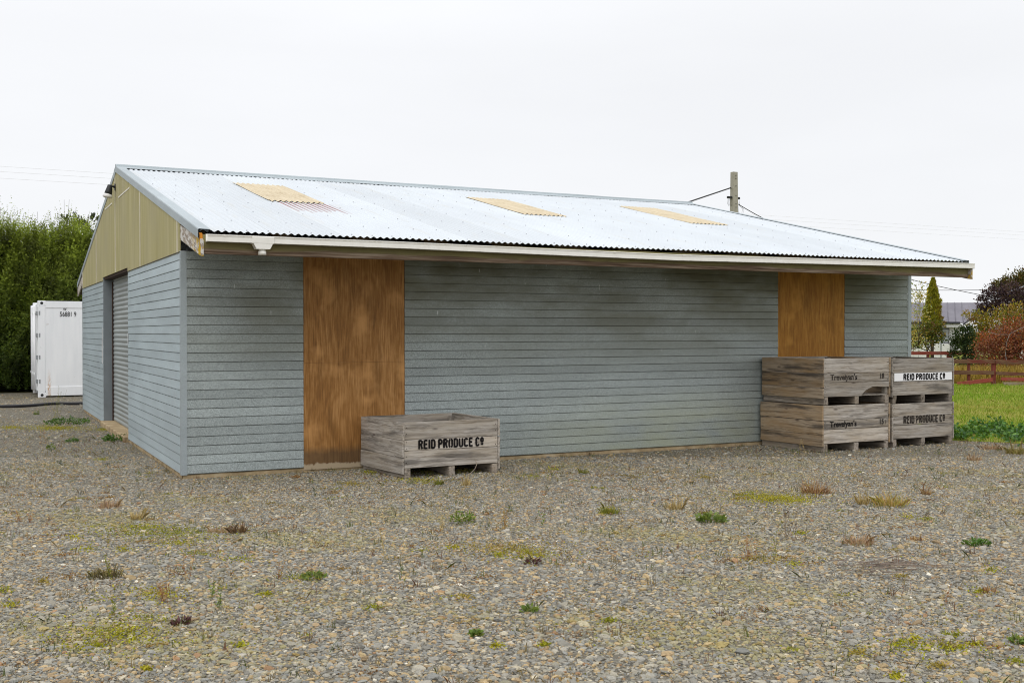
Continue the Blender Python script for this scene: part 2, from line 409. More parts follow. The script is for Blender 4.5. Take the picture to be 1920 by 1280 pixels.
# loose stones: points with their own size, turn and colour, one stone shape instanced on each
def stones(name, P, S, C, mat, seed):
    n = len(P)
    me = bpy.data.meshes.new(name); me.vertices.add(n); me.vertices.foreach_set('co', P.astype(np.float32).ravel())
    a = me.attributes.new('Col', 'FLOAT_COLOR', 'POINT'); cc = np.ones((n, 4), np.float32); cc[:, :3] = C; a.data.foreach_set('color', cc.ravel())
    a = me.attributes.new('scl', 'FLOAT_VECTOR', 'POINT'); a.data.foreach_set('vector', S.astype(np.float32).ravel())
    rot = np.stack([RNG.normal(0, .22, n), RNG.normal(0, .22, n), RNG.uniform(0, 6.28, n)], 1)
    a = me.attributes.new('rot', 'FLOAT_VECTOR', 'POINT'); a.data.foreach_set('vector', rot.astype(np.float32).ravel())
    me.materials.append(mat)
    o = bpy.data.objects.new(name, me); col.objects.link(o)
    g = bpy.data.node_groups.new(name, 'GeometryNodeTree')
    g.interface.new_socket('Geometry', in_out='INPUT', socket_type='NodeSocketGeometry')
    g.interface.new_socket('Geometry', in_out='OUTPUT', socket_type='NodeSocketGeometry')
    N = g.nodes; L = g.links; gi = N.new('NodeGroupInput'); go = N.new('NodeGroupOutput')
    inst = N.new('GeometryNodeGeometryToInstance')
    for k in range(6):
        ico = N.new('GeometryNodeMeshIcoSphere'); ico.inputs['Radius'].default_value = 1; ico.inputs['Subdivisions'].default_value = 2
        sp = N.new('GeometryNodeSetPosition'); no = N.new('ShaderNodeTexNoise'); no.noise_dimensions = '4D'
        no.inputs['W'].default_value = k*7.3+seed; no.inputs['Scale'].default_value = 1.1; no.inputs['Detail'].default_value = 1.5
        su = N.new('ShaderNodeVectorMath'); su.operation = 'SUBTRACT'; su.inputs[1].default_value = (.5, .5, .5)
        ml = N.new('ShaderNodeVectorMath'); ml.operation = 'SCALE'; ml.inputs['Scale'].default_value = 1.5
        L.new(no.outputs['Color'], su.inputs[0]); L.new(su.outputs[0], ml.inputs[0]); L.new(ml.outputs[0], sp.inputs['Offset'])
        sm = N.new('GeometryNodeSetMaterial'); sm.inputs['Material'].default_value = mat
        L.new(ico.outputs['Mesh'], sp.inputs['Geometry']); L.new(sp.outputs[0], sm.inputs[0]); L.new(sm.outputs[0], inst.inputs[0])
    ip = N.new('GeometryNodeInstanceOnPoints'); ip.inputs['Pick Instance'].default_value = True
    rv = N.new('FunctionNodeRandomValue'); rv.data_type = 'INT'
    [i for i in rv.inputs if i.type == 'INT' and i.name == 'Max'][0].default_value = 5
    L.new([q for q in rv.outputs if q.type == 'INT'][0], ip.inputs['Instance Index'])
    def na(nm):
        q = N.new('GeometryNodeInputNamedAttribute'); q.data_type = 'FLOAT_VECTOR'; q.inputs['Name'].default_value = nm; return q.outputs[0]
    L.new(na('rot'), ip.inputs['Rotation']); L.new(na('scl'), ip.inputs['Scale'])
    L.new(gi.outputs[0], ip.inputs['Points']); L.new(inst.outputs[0], ip.inputs['Instance']); L.new(ip.outputs[0], go.inputs[0])
    md = o.modifiers.new('stones', 'NODES'); md.node_group = g
    return o
def m_stone():
    t = NT('river_stone'); c = t.attr('Col', 'INSTANCER'); o = t.obj()
    n = t.noise(o, 2.2, 4, .6)
    c = t.mix(1.0, c, t.rng(n, .25, .75, .72, 1.28), 'MULTIPLY')
    return t.bsdf(c, .8, 0, t.bump(n, .3, .2), .2)
STONE = m_stone()
PAL = np.array([1.37, 1.32, 1.17])*np.array([(.205, .205, .20), (.17, .18, .19), (.245, .235, .21), (.31, .235, .135), (.135, .135, .132), (.36, .33, .27), (.26, .19, .115), (.285, .275, .26), (.24, .14, .075), (.58, .56, .52)])
PW = np.array([.20, .17, .18, .13, .09, .065, .08, .06, .02, .004]); PW = PW/PW.sum(); PAL = PAL*.84+(PAL*PW[:, None]).sum(0)*.16
def frustum_points(n, d0, d1, margin, power=1.0):
    """random ground points by distance from the camera stand, evenly over the ground"""
    d = np.sqrt(RNG.uniform(d0*d0, d1*d1, n)) if power == 1 else d0*(d1/d0)**RNG.uniform(0, 1, n)
    lat = RNG.uniform(-1, 1, n)*(.4737*d+margin)
    f = np.array([FW[0], FW[1]]); f /= np.linalg.norm(f); r = np.array([RT[0], RT[1]])
    p = CAM[None, :2] + d[:, None]*f + lat[:, None]*r
    return p, d
def clear(p):
    ins = (p[:, 0] > -.02) & (p[:, 0] < 11.1) & (p[:, 1] > -.02) & (p[:, 1] < 11.6)
    lawn = (p[:, 0] > np.interp(p[:, 1], [-14, -8, -4.6, -2.4, -1.45, -.78, .55], [20, 15.5, 13.2, 11.9, 11.45, 11.0, 10.75]))
    return ~(ins | lawn)
ps = []; ds = []
for n, d0, d1, m in ((95000, 4.0, 6.5, 2.2), (100000, 6.5, 9.0, 2.2), (115000, 9.0, 11.5, 2.2), (105000, 11.5, 14.0, 2.2), (60000, 14.0, 20.0, 2.0), (22000, 20.0, 28.0, 2.0)):
    p, d = frustum_points(n, d0, d1, m); k = clear(p); ps.append(p[k]); ds.append(d[k])
p = np.concatenate(ps); d = np.concatenate(ds); n = len(p)
r = np.clip(RNG.lognormal(math.log(.0067), .45, n), .0035, .034)*np.interp(d, [4, 7.5, 11, 14, 22], [1.06, 1.0, .84, .95, 1.25])
om = np.clip(np.sin(p[:, 0]*1.3+.8*np.sin(p[:, 1]*1.1))*np.cos(p[:, 1]*1.6-p[:, 0]*.4)*.9+.5*np.sin(p[:, 0]*3.7+p[:, 1]*2.9)+RNG.normal(0, .45, n)-.45-.05*np.clip(d-8, 0, 8), 0, 1)[:, None]
S = np.stack([r*RNG.uniform(.9, 1.55, n), r*RNG.uniform(.7, 1.1, n), r*RNG.uniform(.38, .75, n)], 1)
C = PAL[RNG.choice(len(PAL), n, p=PW)]*RNG.uniform(.75, 1.25, (n, 1))
C = C*(1-.55*om)+np.array([.30, .26, .07])*.55*om
tag(stones('gravel', np.column_stack([p, r*.12]), S, C, STONE, 0), kind='stuff')

# ------------------------------------------------------------------ shed
L_, W_, ZB, HT, O_, ZE, ZR, ZF = 11.047, 11.466, .0496, 2.523, 1.086, 2.660, 4.2246, 2.423
SL = (ZR-ZE)/(W_/2+O_); SA = math.atan(SL)
shed = thing('storage_shed', (0, 0, 0), 'long grey weatherboard shed with corrugated iron roof, khaki gable and boarded openings', 'shed')
PITCH = .10332
def cladding(o, u, n_, length, z0, z1, mat, name='weatherboard_cladding', tj=.05):
    o, u, n_ = (np.array(q, float) for q in (o, u, n_)); mb = MB()
    nu = max(2, int(length/.3)); us = np.linspace(0, length, nu+1)
    rows = []; tints = []
    k0 = round((z0-ZB)/PITCH); z = z0; k = 0
    jit = RNG.normal(0, 1, (80, nu+1))
    while z < z1-.01:
        zt = min(z+PITCH, z1); j = jit[k]; tn = 1+RNG.normal(0, tj)
        rows += [(z-.0, -.004, 0, tn*.55), (z+.0045, -.004, 0, tn*.55), (z+.005, .0165, j*.0006, tn), (z+.010, .0185, j*.0006, tn), (z+.05, .0165, j*.0006, tn), (zt-.0005, .0135, j*.0003, tn)]  # recess rows tinted darker, painting the shade under each lip
        z = zt; k += 1
    V = []; C = []
    for (zz, off, jj, tn) in rows:
        for i, x in enumerate(us):
            dj = jj[i] if not np.isscalar(jj) else 0
            V.append(o+u*x+n_*(off+dj)+np.array([0, 0, zz+dj*.8])); C.append((tn, tn, tn))
    F = []; m = nu+1
    for a in range(len(rows)-1):
        for i in range(nu): F.append((a*m+i, a*m+i+1, (a+1)*m+i+1, (a+1)*m+i))
    b0 = len(V)
    for zz in (z0, z1):
        for x in (0, length): V.append(o+u*x-n_*.05+np.array([0, 0, zz])); C.append((1, 1, 1))
    F += [(b0, b0+2, b0+3, b0+1)]
    F += [tuple([a*m for a in range(len(rows))]+[b0+2, b0]), tuple([a*m+nu for a in range(len(rows))][::-1]+[b0+1, b0+3])]
    F += [(0, b0, b0+1, nu), ((len(rows)-1)*m, (len(rows)-1)*m+nu, b0+3, b0+2)]
    mb.add(V, F, None, C)
    return mb.build(name, mat, shed, recalc=True)
FRX = [(.045, 1.362), (2.618, 8.408), (9.690, L_-.045)]
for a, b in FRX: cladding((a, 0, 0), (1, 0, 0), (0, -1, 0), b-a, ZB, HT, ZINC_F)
DY0, DY1, DXI = 4.42, 7.70, .153
cladding((0, .045, 0), (0, 1, 0), (-1, 0, 0), DY0-.045, ZB, HT, ZINC_S)
cladding((0, DY1, 0), (0, 1, 0), (-1, 0, 0), W_-.045-DY1, ZB, HT, ZINC_S)
cladding((L_, .045, 0), (0, 1, 0), (1, 0, 0), W_-.09, ZB, HT, ZINC_S)
cladding((.045, W_, 0), (1, 0, 0), (0, 1, 0), L_-.09, ZB, HT, ZINC_S)
for (x, y, sx, sy) in ((0, 0, -1, -1), (L_, 0, 1, -1), (0, W_, -1, 1), (L_, W_, 1, 1)):   # corner flashings
    mb = MB(); e = .021
    X = [x+sx*e, x-sx*.046]; Y = [y+sy*e, y-sy*.046]
    mb.box((min(X), y+sy*e-(.004 if sy > 0 else 0), ZB-.006), (max(X), y+sy*e+(.004 if sy < 0 else 0), HT+.002), .001)
    Yb = [y+sy*(e-.004), Y[1]]
    mb.box((x+sx*e-(.004 if sx > 0 else 0), min(Yb), ZB-.006), (x+sx*e+(.004 if sx < 0 else 0), max(Yb), HT+.002), .001)
    mb.build('corner_flashing', ZINC_TRIM, shed)
# plywood over the two openings
for (a, b, zs, mat, lab) in ((1.362, 2.618, (.022, 1.268, 2.50), PLY1, 'weathered brown plywood with a bleached foot'), (8.408, 9.690, (.06, 2.50), PLY2, 'orange plywood')):
    pe = tag(MB().box((a+.002, -.014, zs[0]), (b-.002, .004, zs[-1] if len(zs) == 2 else zs[1]), .001).build('plywood_board', mat, shed), lab)
    if len(zs) == 3:
        tag(MB().box((a+.003, -.0128, zs[1]+.001), (b-.003, .004, zs[2]), .001).build('plywood_board', mat, shed), 'weathered brown plywood, upper sheet')
# foundation
mb = MB()
nx = 60
def plinth(o, u, n_, ln):
    o, u, n_ = (np.array(q, float) for q in (o, u, n_)); V = []; F = []; m = int(ln/.12)
    for i in range(m+1):
        q = o+u*ln*i/m; j = RNG.normal(0, .0025)
        for off, z in ((-.06, -.1), (.006+j, -.1), (.004+j, .028), (-.004, ZB-.004+RNG.normal(0, .003)), (-.06, ZB-.004)): V.append(q+n_*off+np.array([0, 0, z]))
    for i in range(m):
        for k in range(4): F.append((i*5+k, i*5+k+1, (i+1)*5+k+1, (i+1)*5+k))
    mb.add(V, F)
plinth((0, 0, 0), (1, 0, 0), (0, -1, 0), L_); plinth((0, 0, 0), (0, 1, 0), (-1, 0, 0), W_)
plinth((L_, 0, 0), (0, 1, 0), (1, 0, 0), W_); plinth((0, W_, 0), (1, 0, 0), (0, 1, 0), L_)
mb.build('foundation', CONC, shed, recalc=True)
MB().box((-.075, DY0+.06, -.05), (.20, DY1-.02, .085), .012, wob=.004).build('door_sill', CONC, shed)
# roller door in its recess
door = MB(); V = []; F = []; rows = []
z = .09
while z < 2.60:
    for i in range(6): rows.append((z+.076*i/6, -.011*math.sin(math.pi*min(1, (i/6)/.8)) if i/6 < .8 else .003))
    z += .076
m = len(rows)
for (zz, off) in rows:
    for y in (DY0, DY1-.04): V.append((DXI+off, y, zz))
for i in range(m-1): F.append((2*i, 2*i+1, 2*i+3, 2*i+2))
door.add(V, F); dr = door.build('roller_door', ROLL, shed, recalc=True)
MB().box((DXI-.03, DY1-.09, .08), (DXI-.008, DY1-.06, 2.5), .003).build('guide_rail', DARKTIM, dr)
MB().box((DXI-.03, DY0+.02, .08), (DXI-.008, DY0+.05, 2.5), .003).build('guide_rail', DARKTIM, dr)
MB().box((-.012, DY1-.02, .03), (DXI+.02, DY1-.002, 2.585), .003).build('door_jamb', JAMB, shed)
MB().box((-.012, DY0+.002, .03), (DXI+.02, DY0+.02, 2.585), .003).build('door_jamb', JAMB, shed)
MB().box((.0, DY0-.02, 2.535), (DXI+.05, DY1+.02, 2.65), .004, 'y').build('door_header', DARKTIM, shed)
mb = MB().prism([(0, 0), (.09, .004), (.092, .38), (.05, .43), (.048, .62), (.012, .635), (0, .3)], (-.021, DY1+.04, 1.08), (0, 1, 0), (0, 0, 1), (-1, 0, 0), .003)
mb.build('sign_plate', SIGNW, shed, recalc=True)
MB().prism([(0, 0), (.045, .01), (.04, .15), (0, .14)], (-.021, DY0-.06, 1.46), (0, 1, 0), (0, 0, 1), (-1, 0, 0), .003).build('sign_plate', SIGNW, shed, recalc=True)

# gables
def roof_z(y): return ZE+(min(y, W_-y)+O_)*SL
for gx, nx_, dist in ((0, -1, .0), (L_, 1, .0)):
    xo = gx+nx_*.008; th = .012
    cuts = [.03, .175, 3.095, 5.873, 8.733, 11.36, W_-.03] if gx == 0 else [.03, 3.0, 5.73, 8.5, W_-.03]
    zj = 3.716
    for i in range(len(cuts)-1):
        a, b = cuts[i]+.002, cuts[i+1]-.002
        top = lambda y: roof_z(y)-.075
        z0 = 2.508 if not (gx == 0 and DY0-.1 < (a+b)/2 < DY1+.1) else 2.508
        ys = [a, b] if not (a < W_/2 < b) else [a, W_/2, b]
        poly = [(a, 2.508), (b, 2.508)]+[(y, top(y)) for y in reversed(ys)]
        if gx == 0 and a < DY1 and b > DY0:   # lifted over the door
            lo = [(a, 2.508)]
            for y, z in ((DY0, 2.508), (DY0+.01, 2.575), (DY1-.01, 2.575), (DY1, 2.508)):
                if a < y < b: 
                    if len(lo) == 1 and z > 2.54 and y == DY1-.01: lo[0] = (a, 2.575)
                    lo.append((y, z))
            if a >= DY0 and a < DY1: lo[0] = (a, 2.575)
            lo.append((b, 2.575 if b <= DY1 else 2.508))
            poly = lo+[(y, top(y)) for y in reversed(ys)]
        MB().prism(poly, (xo, 0, 0), (0, 1, 0), (0, 0, 1), (nx_, 0, 0), th).build('gable_panel', GABLE, shed, recalc=True)
    for y in cuts[1:-1]:
        MB().box((xo+nx_*th, y-.014, 2.51 if not (gx == 0 and abs(y-5.873) < .1) else 2.576), (xo+nx_*(th+.006), y+.014, roof_z(y)-.08), .001).build('cover_batten', WHITE_TRIM, shed)
    if gx == 0:
        for a, b in ((4.16, 5.45), (6.3, 7.28)):
            MB().box((xo+nx_*th, a, zj-.012), (xo+nx_*(th+.005), b, zj+.012), .001).build('cover_batten', WHITE_TRIM, shed)
    MB().box((gx+nx_*.004, .0, HT-.012), (gx+nx_*.026, DY0 if gx == 0 else W_, HT-.004), .001).build('gable_shadow_flashing', BLACK, shed)  # flashing strip in black, drawing the shade cast under the panels
    if gx == 0: MB().box((gx+nx_*.004, DY1, HT-.012), (gx+nx_*.026, W_, HT-.004), .001).build('gable_shadow_flashing', BLACK, shed)

# roof: real corrugations, both slopes
LAM, AMP = .0762, .0095
def corr(x0, x1, y0, y1, lift, mat, name, back=False, per=8, parent=shed, yseg=6):
    nx = int(round((x1-x0)/LAM*per)); xs = np.linspace(x0, x1, nx+1); ys = np.linspace(y0, y1, yseg+1)
    off = AMP*np.sin(xs*2*math.pi/LAM)+lift
    X, Y = np.meshgrid(xs, ys); OFF = np.tile(off, (len(ys), 1))
    OFF += .0025*np.sin(X*1.7+Y*3)
    Z = ZE+(Y+O_)*SL+OFF*math.cos(SA); YY = Y-OFF*math.sin(SA)
    if back: YY = W_-YY
    V = np.stack([X.ravel(), YY.ravel(), Z.ravel()], 1); m = nx+1
    i = np.arange(yseg)[:, None]*m+np.arange(nx)[None, :]; i = i.ravel()
    F = np.stack([i, i+1, i+m+1, i+m], 1)
    if back: F = F[:, ::-1]
    return np_mesh(name, V, F, np.ones((len(V), 3)), mat, parent, True)
roof = corr(-.012, L_+.02, -O_, W_/2+.01, 0, ROOF, 'iron_roof')
corr(-.012, L_+.02, -O_, W_/2+.01, 0, ROOF, 'iron_roof', True)
for a, b, y0, y1 in ((1.457, 2.22, 1.98, 4.19), (5.29, 6.03, 2.02, 4.14), (8.345, 9.10, 2.02, 4.20)):
    corr(a, b, y0, y1, .011, SKYL, 'skylight_sheet')
for bk in (False, True):
    mb = MB()
    rows = [-1.02, -.30, .62, 1.55, 2.35, 3.25, 4.15, 5.35]
    for ri, y in enumerate(rows):
        st = 4 if ri not in (0, 7) else 3
        for k in range(int(L_/LAM/st)):
            x = (k*st+.25+(ri % 2)*2)*LAM
            if x > L_: continue
            y2 = y+RNG.normal(0, .012); z = ZE+(y2+O_)*SL+AMP; c = (x, (W_-y2) if bk else y2, z)
            mb.tube([(c[0], c[1], c[2]-.002), (c[0], c[1], c[2]+.004), (c[0], c[1], c[2]+.011)], [.008, .008, .004], 6, smooth=False)
    o = mb.build('roofing_screws', SCREW, shed); o['kind'] = 'stuff'
# ridge cap with its roll
mb = MB(); prof = []
for q in (-.235, -.21, -.03): prof.append((q, ZR+.004+q*SL+(.016 if q > -.22 else .008)))
for k in range(7):
    a = math.pi*(1-k/6); prof.append((.026*math.cos(a), ZR+.022+.026*math.sin(a)))
for q in (.03, .21, .235): prof.append((q, ZR+.004-q*SL+(.016 if q < .22 else .008)))
xs = [-.03]+[i*.7 for i in range(1, 16)]+[L_+.03]
V = [(x, W_/2+q, z+RNG.normal(0, .0025)) for x in xs for q, z in prof]; k = len(prof)
mb.add(V, [(i*k+j, i*k+j+1, (i+1)*k+j+1, (i+1)*k+j) for i in range(len(xs)-1) for j in range(k-1)], None, (1, 1, 1), True)
mb.build('ridge_cap', ZINC_TRIM, shed, recalc=True)
# verge flashing: folded metal along each sloping edge
for gx, nx_ in ((-.012, -1), (L_+.02, 1)):
    for bk in (False, True):
        mb = MB(); y0, y1 = -O_-.012, W_/2
        T = lambda y: W_-y if bk else y
        z0, z1 = ZE+(y0+O_)*SL, ZE+(y1+O_)*SL
        cs = [(.11*-nx_, .017), (.012*nx_, .020), (.018*nx_, .010), (.018*nx_, -.078), (.008*nx_, -.082)]
        V = [(gx+cx, T(y), z+cz) for (y, z) in ((y0, z0), (y1, z1)) for cx, cz in cs]
        mb.add(V, [(j, j+1, 5+j+1, 5+j) for j in range(4)])
        mb.build('verge_flashing', ZINC_TRIM, shed, recalc=True)
        # timber barge end under the flashing, where the roof runs past the wall
        pa = [(-1.175, ZE-.02-.08), (-1.175, 2.395), (-1.10, 2.405), (.11, 2.668), (.11, 2.83)]
        mb = MB(); n0 = len(mb.v)
        poly = [(T(y), z) for y, z in pa]
        mb.prism(poly, (gx+nx_*.0 if nx_ < 0 else gx-.022, 0, 0), (0, 1, 0), (0, 0, 1), (1, 0, 0), .022)
        mb.gc = [(p[1]*1.0, p[0]*1.0, p[2]-p[1]*SL) for p in mb.v]
        mb.build('barge_board', BARGE, shed, recalc=True)
# fascias, rafters, gutter
for bk in (False, True):
    y0, y1 = (-O_-.022, -O_+.022) if not bk else (W_+O_-.022, W_+O_+.022)
    MB().box((.012, y0, ZF), (L_+.055, y1, 2.618), .003).build('fascia', FASCIA, shed)
    for i in range(13):
        x = .06+i*(L_-.12)/12
        mb = MB(); T = (lambda y: W_-y) if bk else (lambda y: y)
        pa = [(-O_+.022, 2.52), (.4, 2.52+(.4+O_-.022)*SL), (.4, 2.62+(.4+O_-.022)*SL), (-O_+.022, 2.62)]
        mb.prism([(T(y), z) for y, z in pa], (x-.022, 0, 0), (0, 1, 0), (0, 0, 1), (1, 0, 0), .045)
        mb.build('rafter_end', RAFT, shed, recalc=True)
def gut_dz(x): return float(np.interp(x, [0, 2.2, 5.81, 8, 11.09], [0, -.001, -.026, -.006, .012]))
mb = MB(); prof = [(0, .0), (-.045, .0), (-.090, .0), (-.099, .005), (-.098, .064), (-.106, .066), (-.106, .074), (-.098, .076), (-.094, .068), (-.09, .02), (-.06, .012), (-.004, .012), (-.004, .085), (0, .085)]
xs = [.043, .045, .6, 1.2, 2.2, 3.4, 4.6, 5.6, 5.81, 6.0, 6.8, 8, 9.5, 11.07, 11.072]
V = []; G = []
for x in xs:
    for (py_, pz) in prof: V.append((x, -O_-.023+py_, 2.539+pz+gut_dz(x))); G.append((x, py_, pz))
k = len(prof)
F = [(i*k+j, i*k+(j+1) % k, (i+1)*k+(j+1) % k, (i+1)*k+j) for i in range(len(xs)-1) for j in range(k)]
F += [tuple(range(12))[::-1], tuple((len(xs)-1)*k+j for j in range(12))]
mb.add(V, F, G); gut = mb.build('gutter', GUTTER, shed, recalc=True)
ox = .605; yy = -O_-.023
mb = MB().box((ox-.115, yy-.110, 2.538), (ox+.115, yy-.0, 2.612), .004)
mb.prism([(-.10, 2.54), (-.07, 2.482), (.07, 2.482), (.10, 2.54)], (ox, yy-.108, 0), (1, 0, 0), (0, 0, 1), (0, 1, 0), .10)
mb.tube([(ox, yy-.055, 2.49), (ox, yy-.055, 2.462), (ox, yy-.055, 2.461), (ox, yy-.055, 2.425)], [.036, .036, .042, .042], 14)
mb.gc = [(0, 0, 1)]*len(mb.v)
mb.build('gutter_outlet', GUTTER, gut, recalc=True)
for x, ln in ((.20, .02), (4.85, .03), (5.86, .05), (5.97, .02), (9.6, .02)):
    mb = MB().box((x, yy-.11, 2.60+gut_dz(x)), (x+ln, yy-.09, 2.617+gut_dz(x)), .002); mb.gc = [(0, 0, 1)]*len(mb.v); mb.build('gutter_clip', GUTTER, gut)
MB().box((-.016, -O_-.03, 2.555), (.011, -O_+.02, 2.635), .006, wob=.004).build('orange_block', plain('orange_block_colour', (.52, .20, .02), .9, 0, .4, 20), shed)
# small orange block on the end rafter at the near corner
# spotlight under the gable peak
lamp = MB().tube([(-.022, 5.84, 3.925), (-.034, 5.84, 3.925)], .055, 12, smooth=False).tube([(-.03, 5.84, 3.925), (-.07, 5.84, 3.935), (-.105, 5.84, 3.935)], [.02, .014, .022], 10)
lamp.tube([(-.105, 5.84, 3.955), (-.11, 5.84, 3.90), (-.12, 5.84, 3.85), (-.13, 5.84, 3.80)], [.03, .045, .055, .062], 14)
lo = lamp.build('spotlight', BLACK, shed)
MB().tube([(-.129, 5.84, 3.805), (-.139, 5.84, 3.768), (-.142, 5.84, 3.755), (-.142, 5.84, 3.753)], [.066, .075, .07, .05], 16).build('lamp_glass', SIGNW, lo)
# dark inside
mb = MB().box((.06, .06, .0), (L_-.06, W_-.06, .01), 0.001); mb.build('floor_slab', CONC, shed)

# ------------------------------------------------------------------ lettering
T_ = .18
def arc(cx, cy, rx, ry, a0, a1, n=7): return [(cx+rx*math.cos(R(a0+(a1-a0)*i/n)), cy+ry*math.sin(R(a0+(a1-a0)*i/n))) for i in range(n+1)]
GLY = {
 'R': (.44, [[(.07, 0), (.07, 1)], [(.08, .93)]+arc(.25, .74, .12, .19, 90, -90)+[(.08, .55)], [(.25, .5), (.38, 0)]]),
 'E': (.40, [[(.07, 0), (.07, 1)], [(.08, .93), (.38, .93)], [(.08, .52), (.34, .52)], [(.08, .07), (.38, .07)]]),
 'I': (.15, [[(.07, 0), (.07, 1)]]),
 'D': (.44, [[(.07, 0), (.07, 1)], [(.08, .93)]+arc(.23, .73, .14, .20, 90, 0)+arc(.23, .27, .14, .20, 0, -90)+[(.08, .07)]]),
 'P': (.42, [[(.07, 0), (.07, 1)], [(.08, .93)]+arc(.24, .71, .12, .22, 90, -90)+[(.08, .49)]]),
 'O': (.45, [[(.205, .93)]+arc(.205, .75, .13, .18, 100, 180)+arc(.205, .25, .13, .18, 180, 265), [(.255, .93)]+arc(.245, .75, .13, .18, 80, 0)+arc(.245, .25, .13, .18, 0, -85)]),
 'U': (.44, [[(.07, 1), (.07, .27)]+arc(.21, .25, .14, .18, 180, 270), [(.37, 1), (.37, .27)]+arc(.23, .25, .14, .18, 0, -90)]),
 'C': (.42, [arc(.21, .74, .14, .19, 10, 180)+arc(.21, .26, .14, .19, 180, 350)]),
 'o': (.36, [arc(.17, .70, .11, .23, 90, 270, 8), arc(.17, .70, .11, .23, 90, -90, 8), [(.03, .22), (.31, .22)]]),
}
def stencil(mb, s, x0, z0, h, y, wfac=1.0, gap=.095, width=None, rough=0):
    tot = sum((.20 if ch == ' ' else GLY[ch][0]+gap) for ch in s)
    if width: wfac = width/(tot*h)
    x = x0
    for ch in s:
        if ch == ' ': x += .20*h*wfac; continue
        w, strokes = GLY[ch]
        for st in strokes:
            P = [np.array([a*h*wfac, b*h]) for a, b in st]; t = T_*h*wfac/2
            Ls = []; Rs = []
            for i, q in enumerate(P):
                d = P[min(i+1, len(P)-1)]-P[max(i-1, 0)]; d = d/(np.linalg.norm(d)+1e-9); nn = np.array([-d[1], d[0]])
                tt = t*(1+RNG.normal(0, rough)); 
                tt = tt*(1+.0*abs(d[0]))
                Ls.append(q+nn*tt); Rs.append(q-nn*tt)
            V = [(x+q[0], y, z0+q[1]) for q in Ls]+[(x+q[0], y, z0+q[1]) for q in Rs]; k = len(P)
            V2 = [(a, b+.0015, c) for a, b, c in V]
            F = [(i, i+1, k+i+1, k+i) for i in range(k-1)]
            F2 = [tuple(j+2*k for j in f[::-1]) for f in F]
            rim = list(range(k))+list(range(2*k-1, k-1, -1))
            F3 = [(rim[i], rim[(i+1) % len(rim)], rim[(i+1) % len(rim)]+2*k, rim[i]+2*k) for i in range(len(rim))]
            mb.add(V+V2, F+F2+F3)
        x += (w+gap)*h*wfac
def text_obj(s, name, size, M, mat, parent, wfac=1.0, bold=0.0, ext=.001):
    cu = bpy.data.curves.new(name, 'FONT'); cu.body = s; cu.size = size; cu.offset = bold; cu.extrude = ext; cu.resolution_u = 3
    o = bpy.data.objects.new('tmp', cu); col.objects.link(o)
    me = bpy.data.meshes.new_from_object(o); bpy.data.objects.remove(o)
    me.transform(Matrix.Diagonal((wfac, 1, 1, 1))); me.transform(M); me.materials.clear(); me.materials.append(mat); me.name = name
    for p in me.polygons: p.material_index = 0
    q = bpy.data.objects.new(name, me); col.objects.link(q); q.parent = parent; return q
UPR = Matrix.Rotation(R(90), 4, 'X')

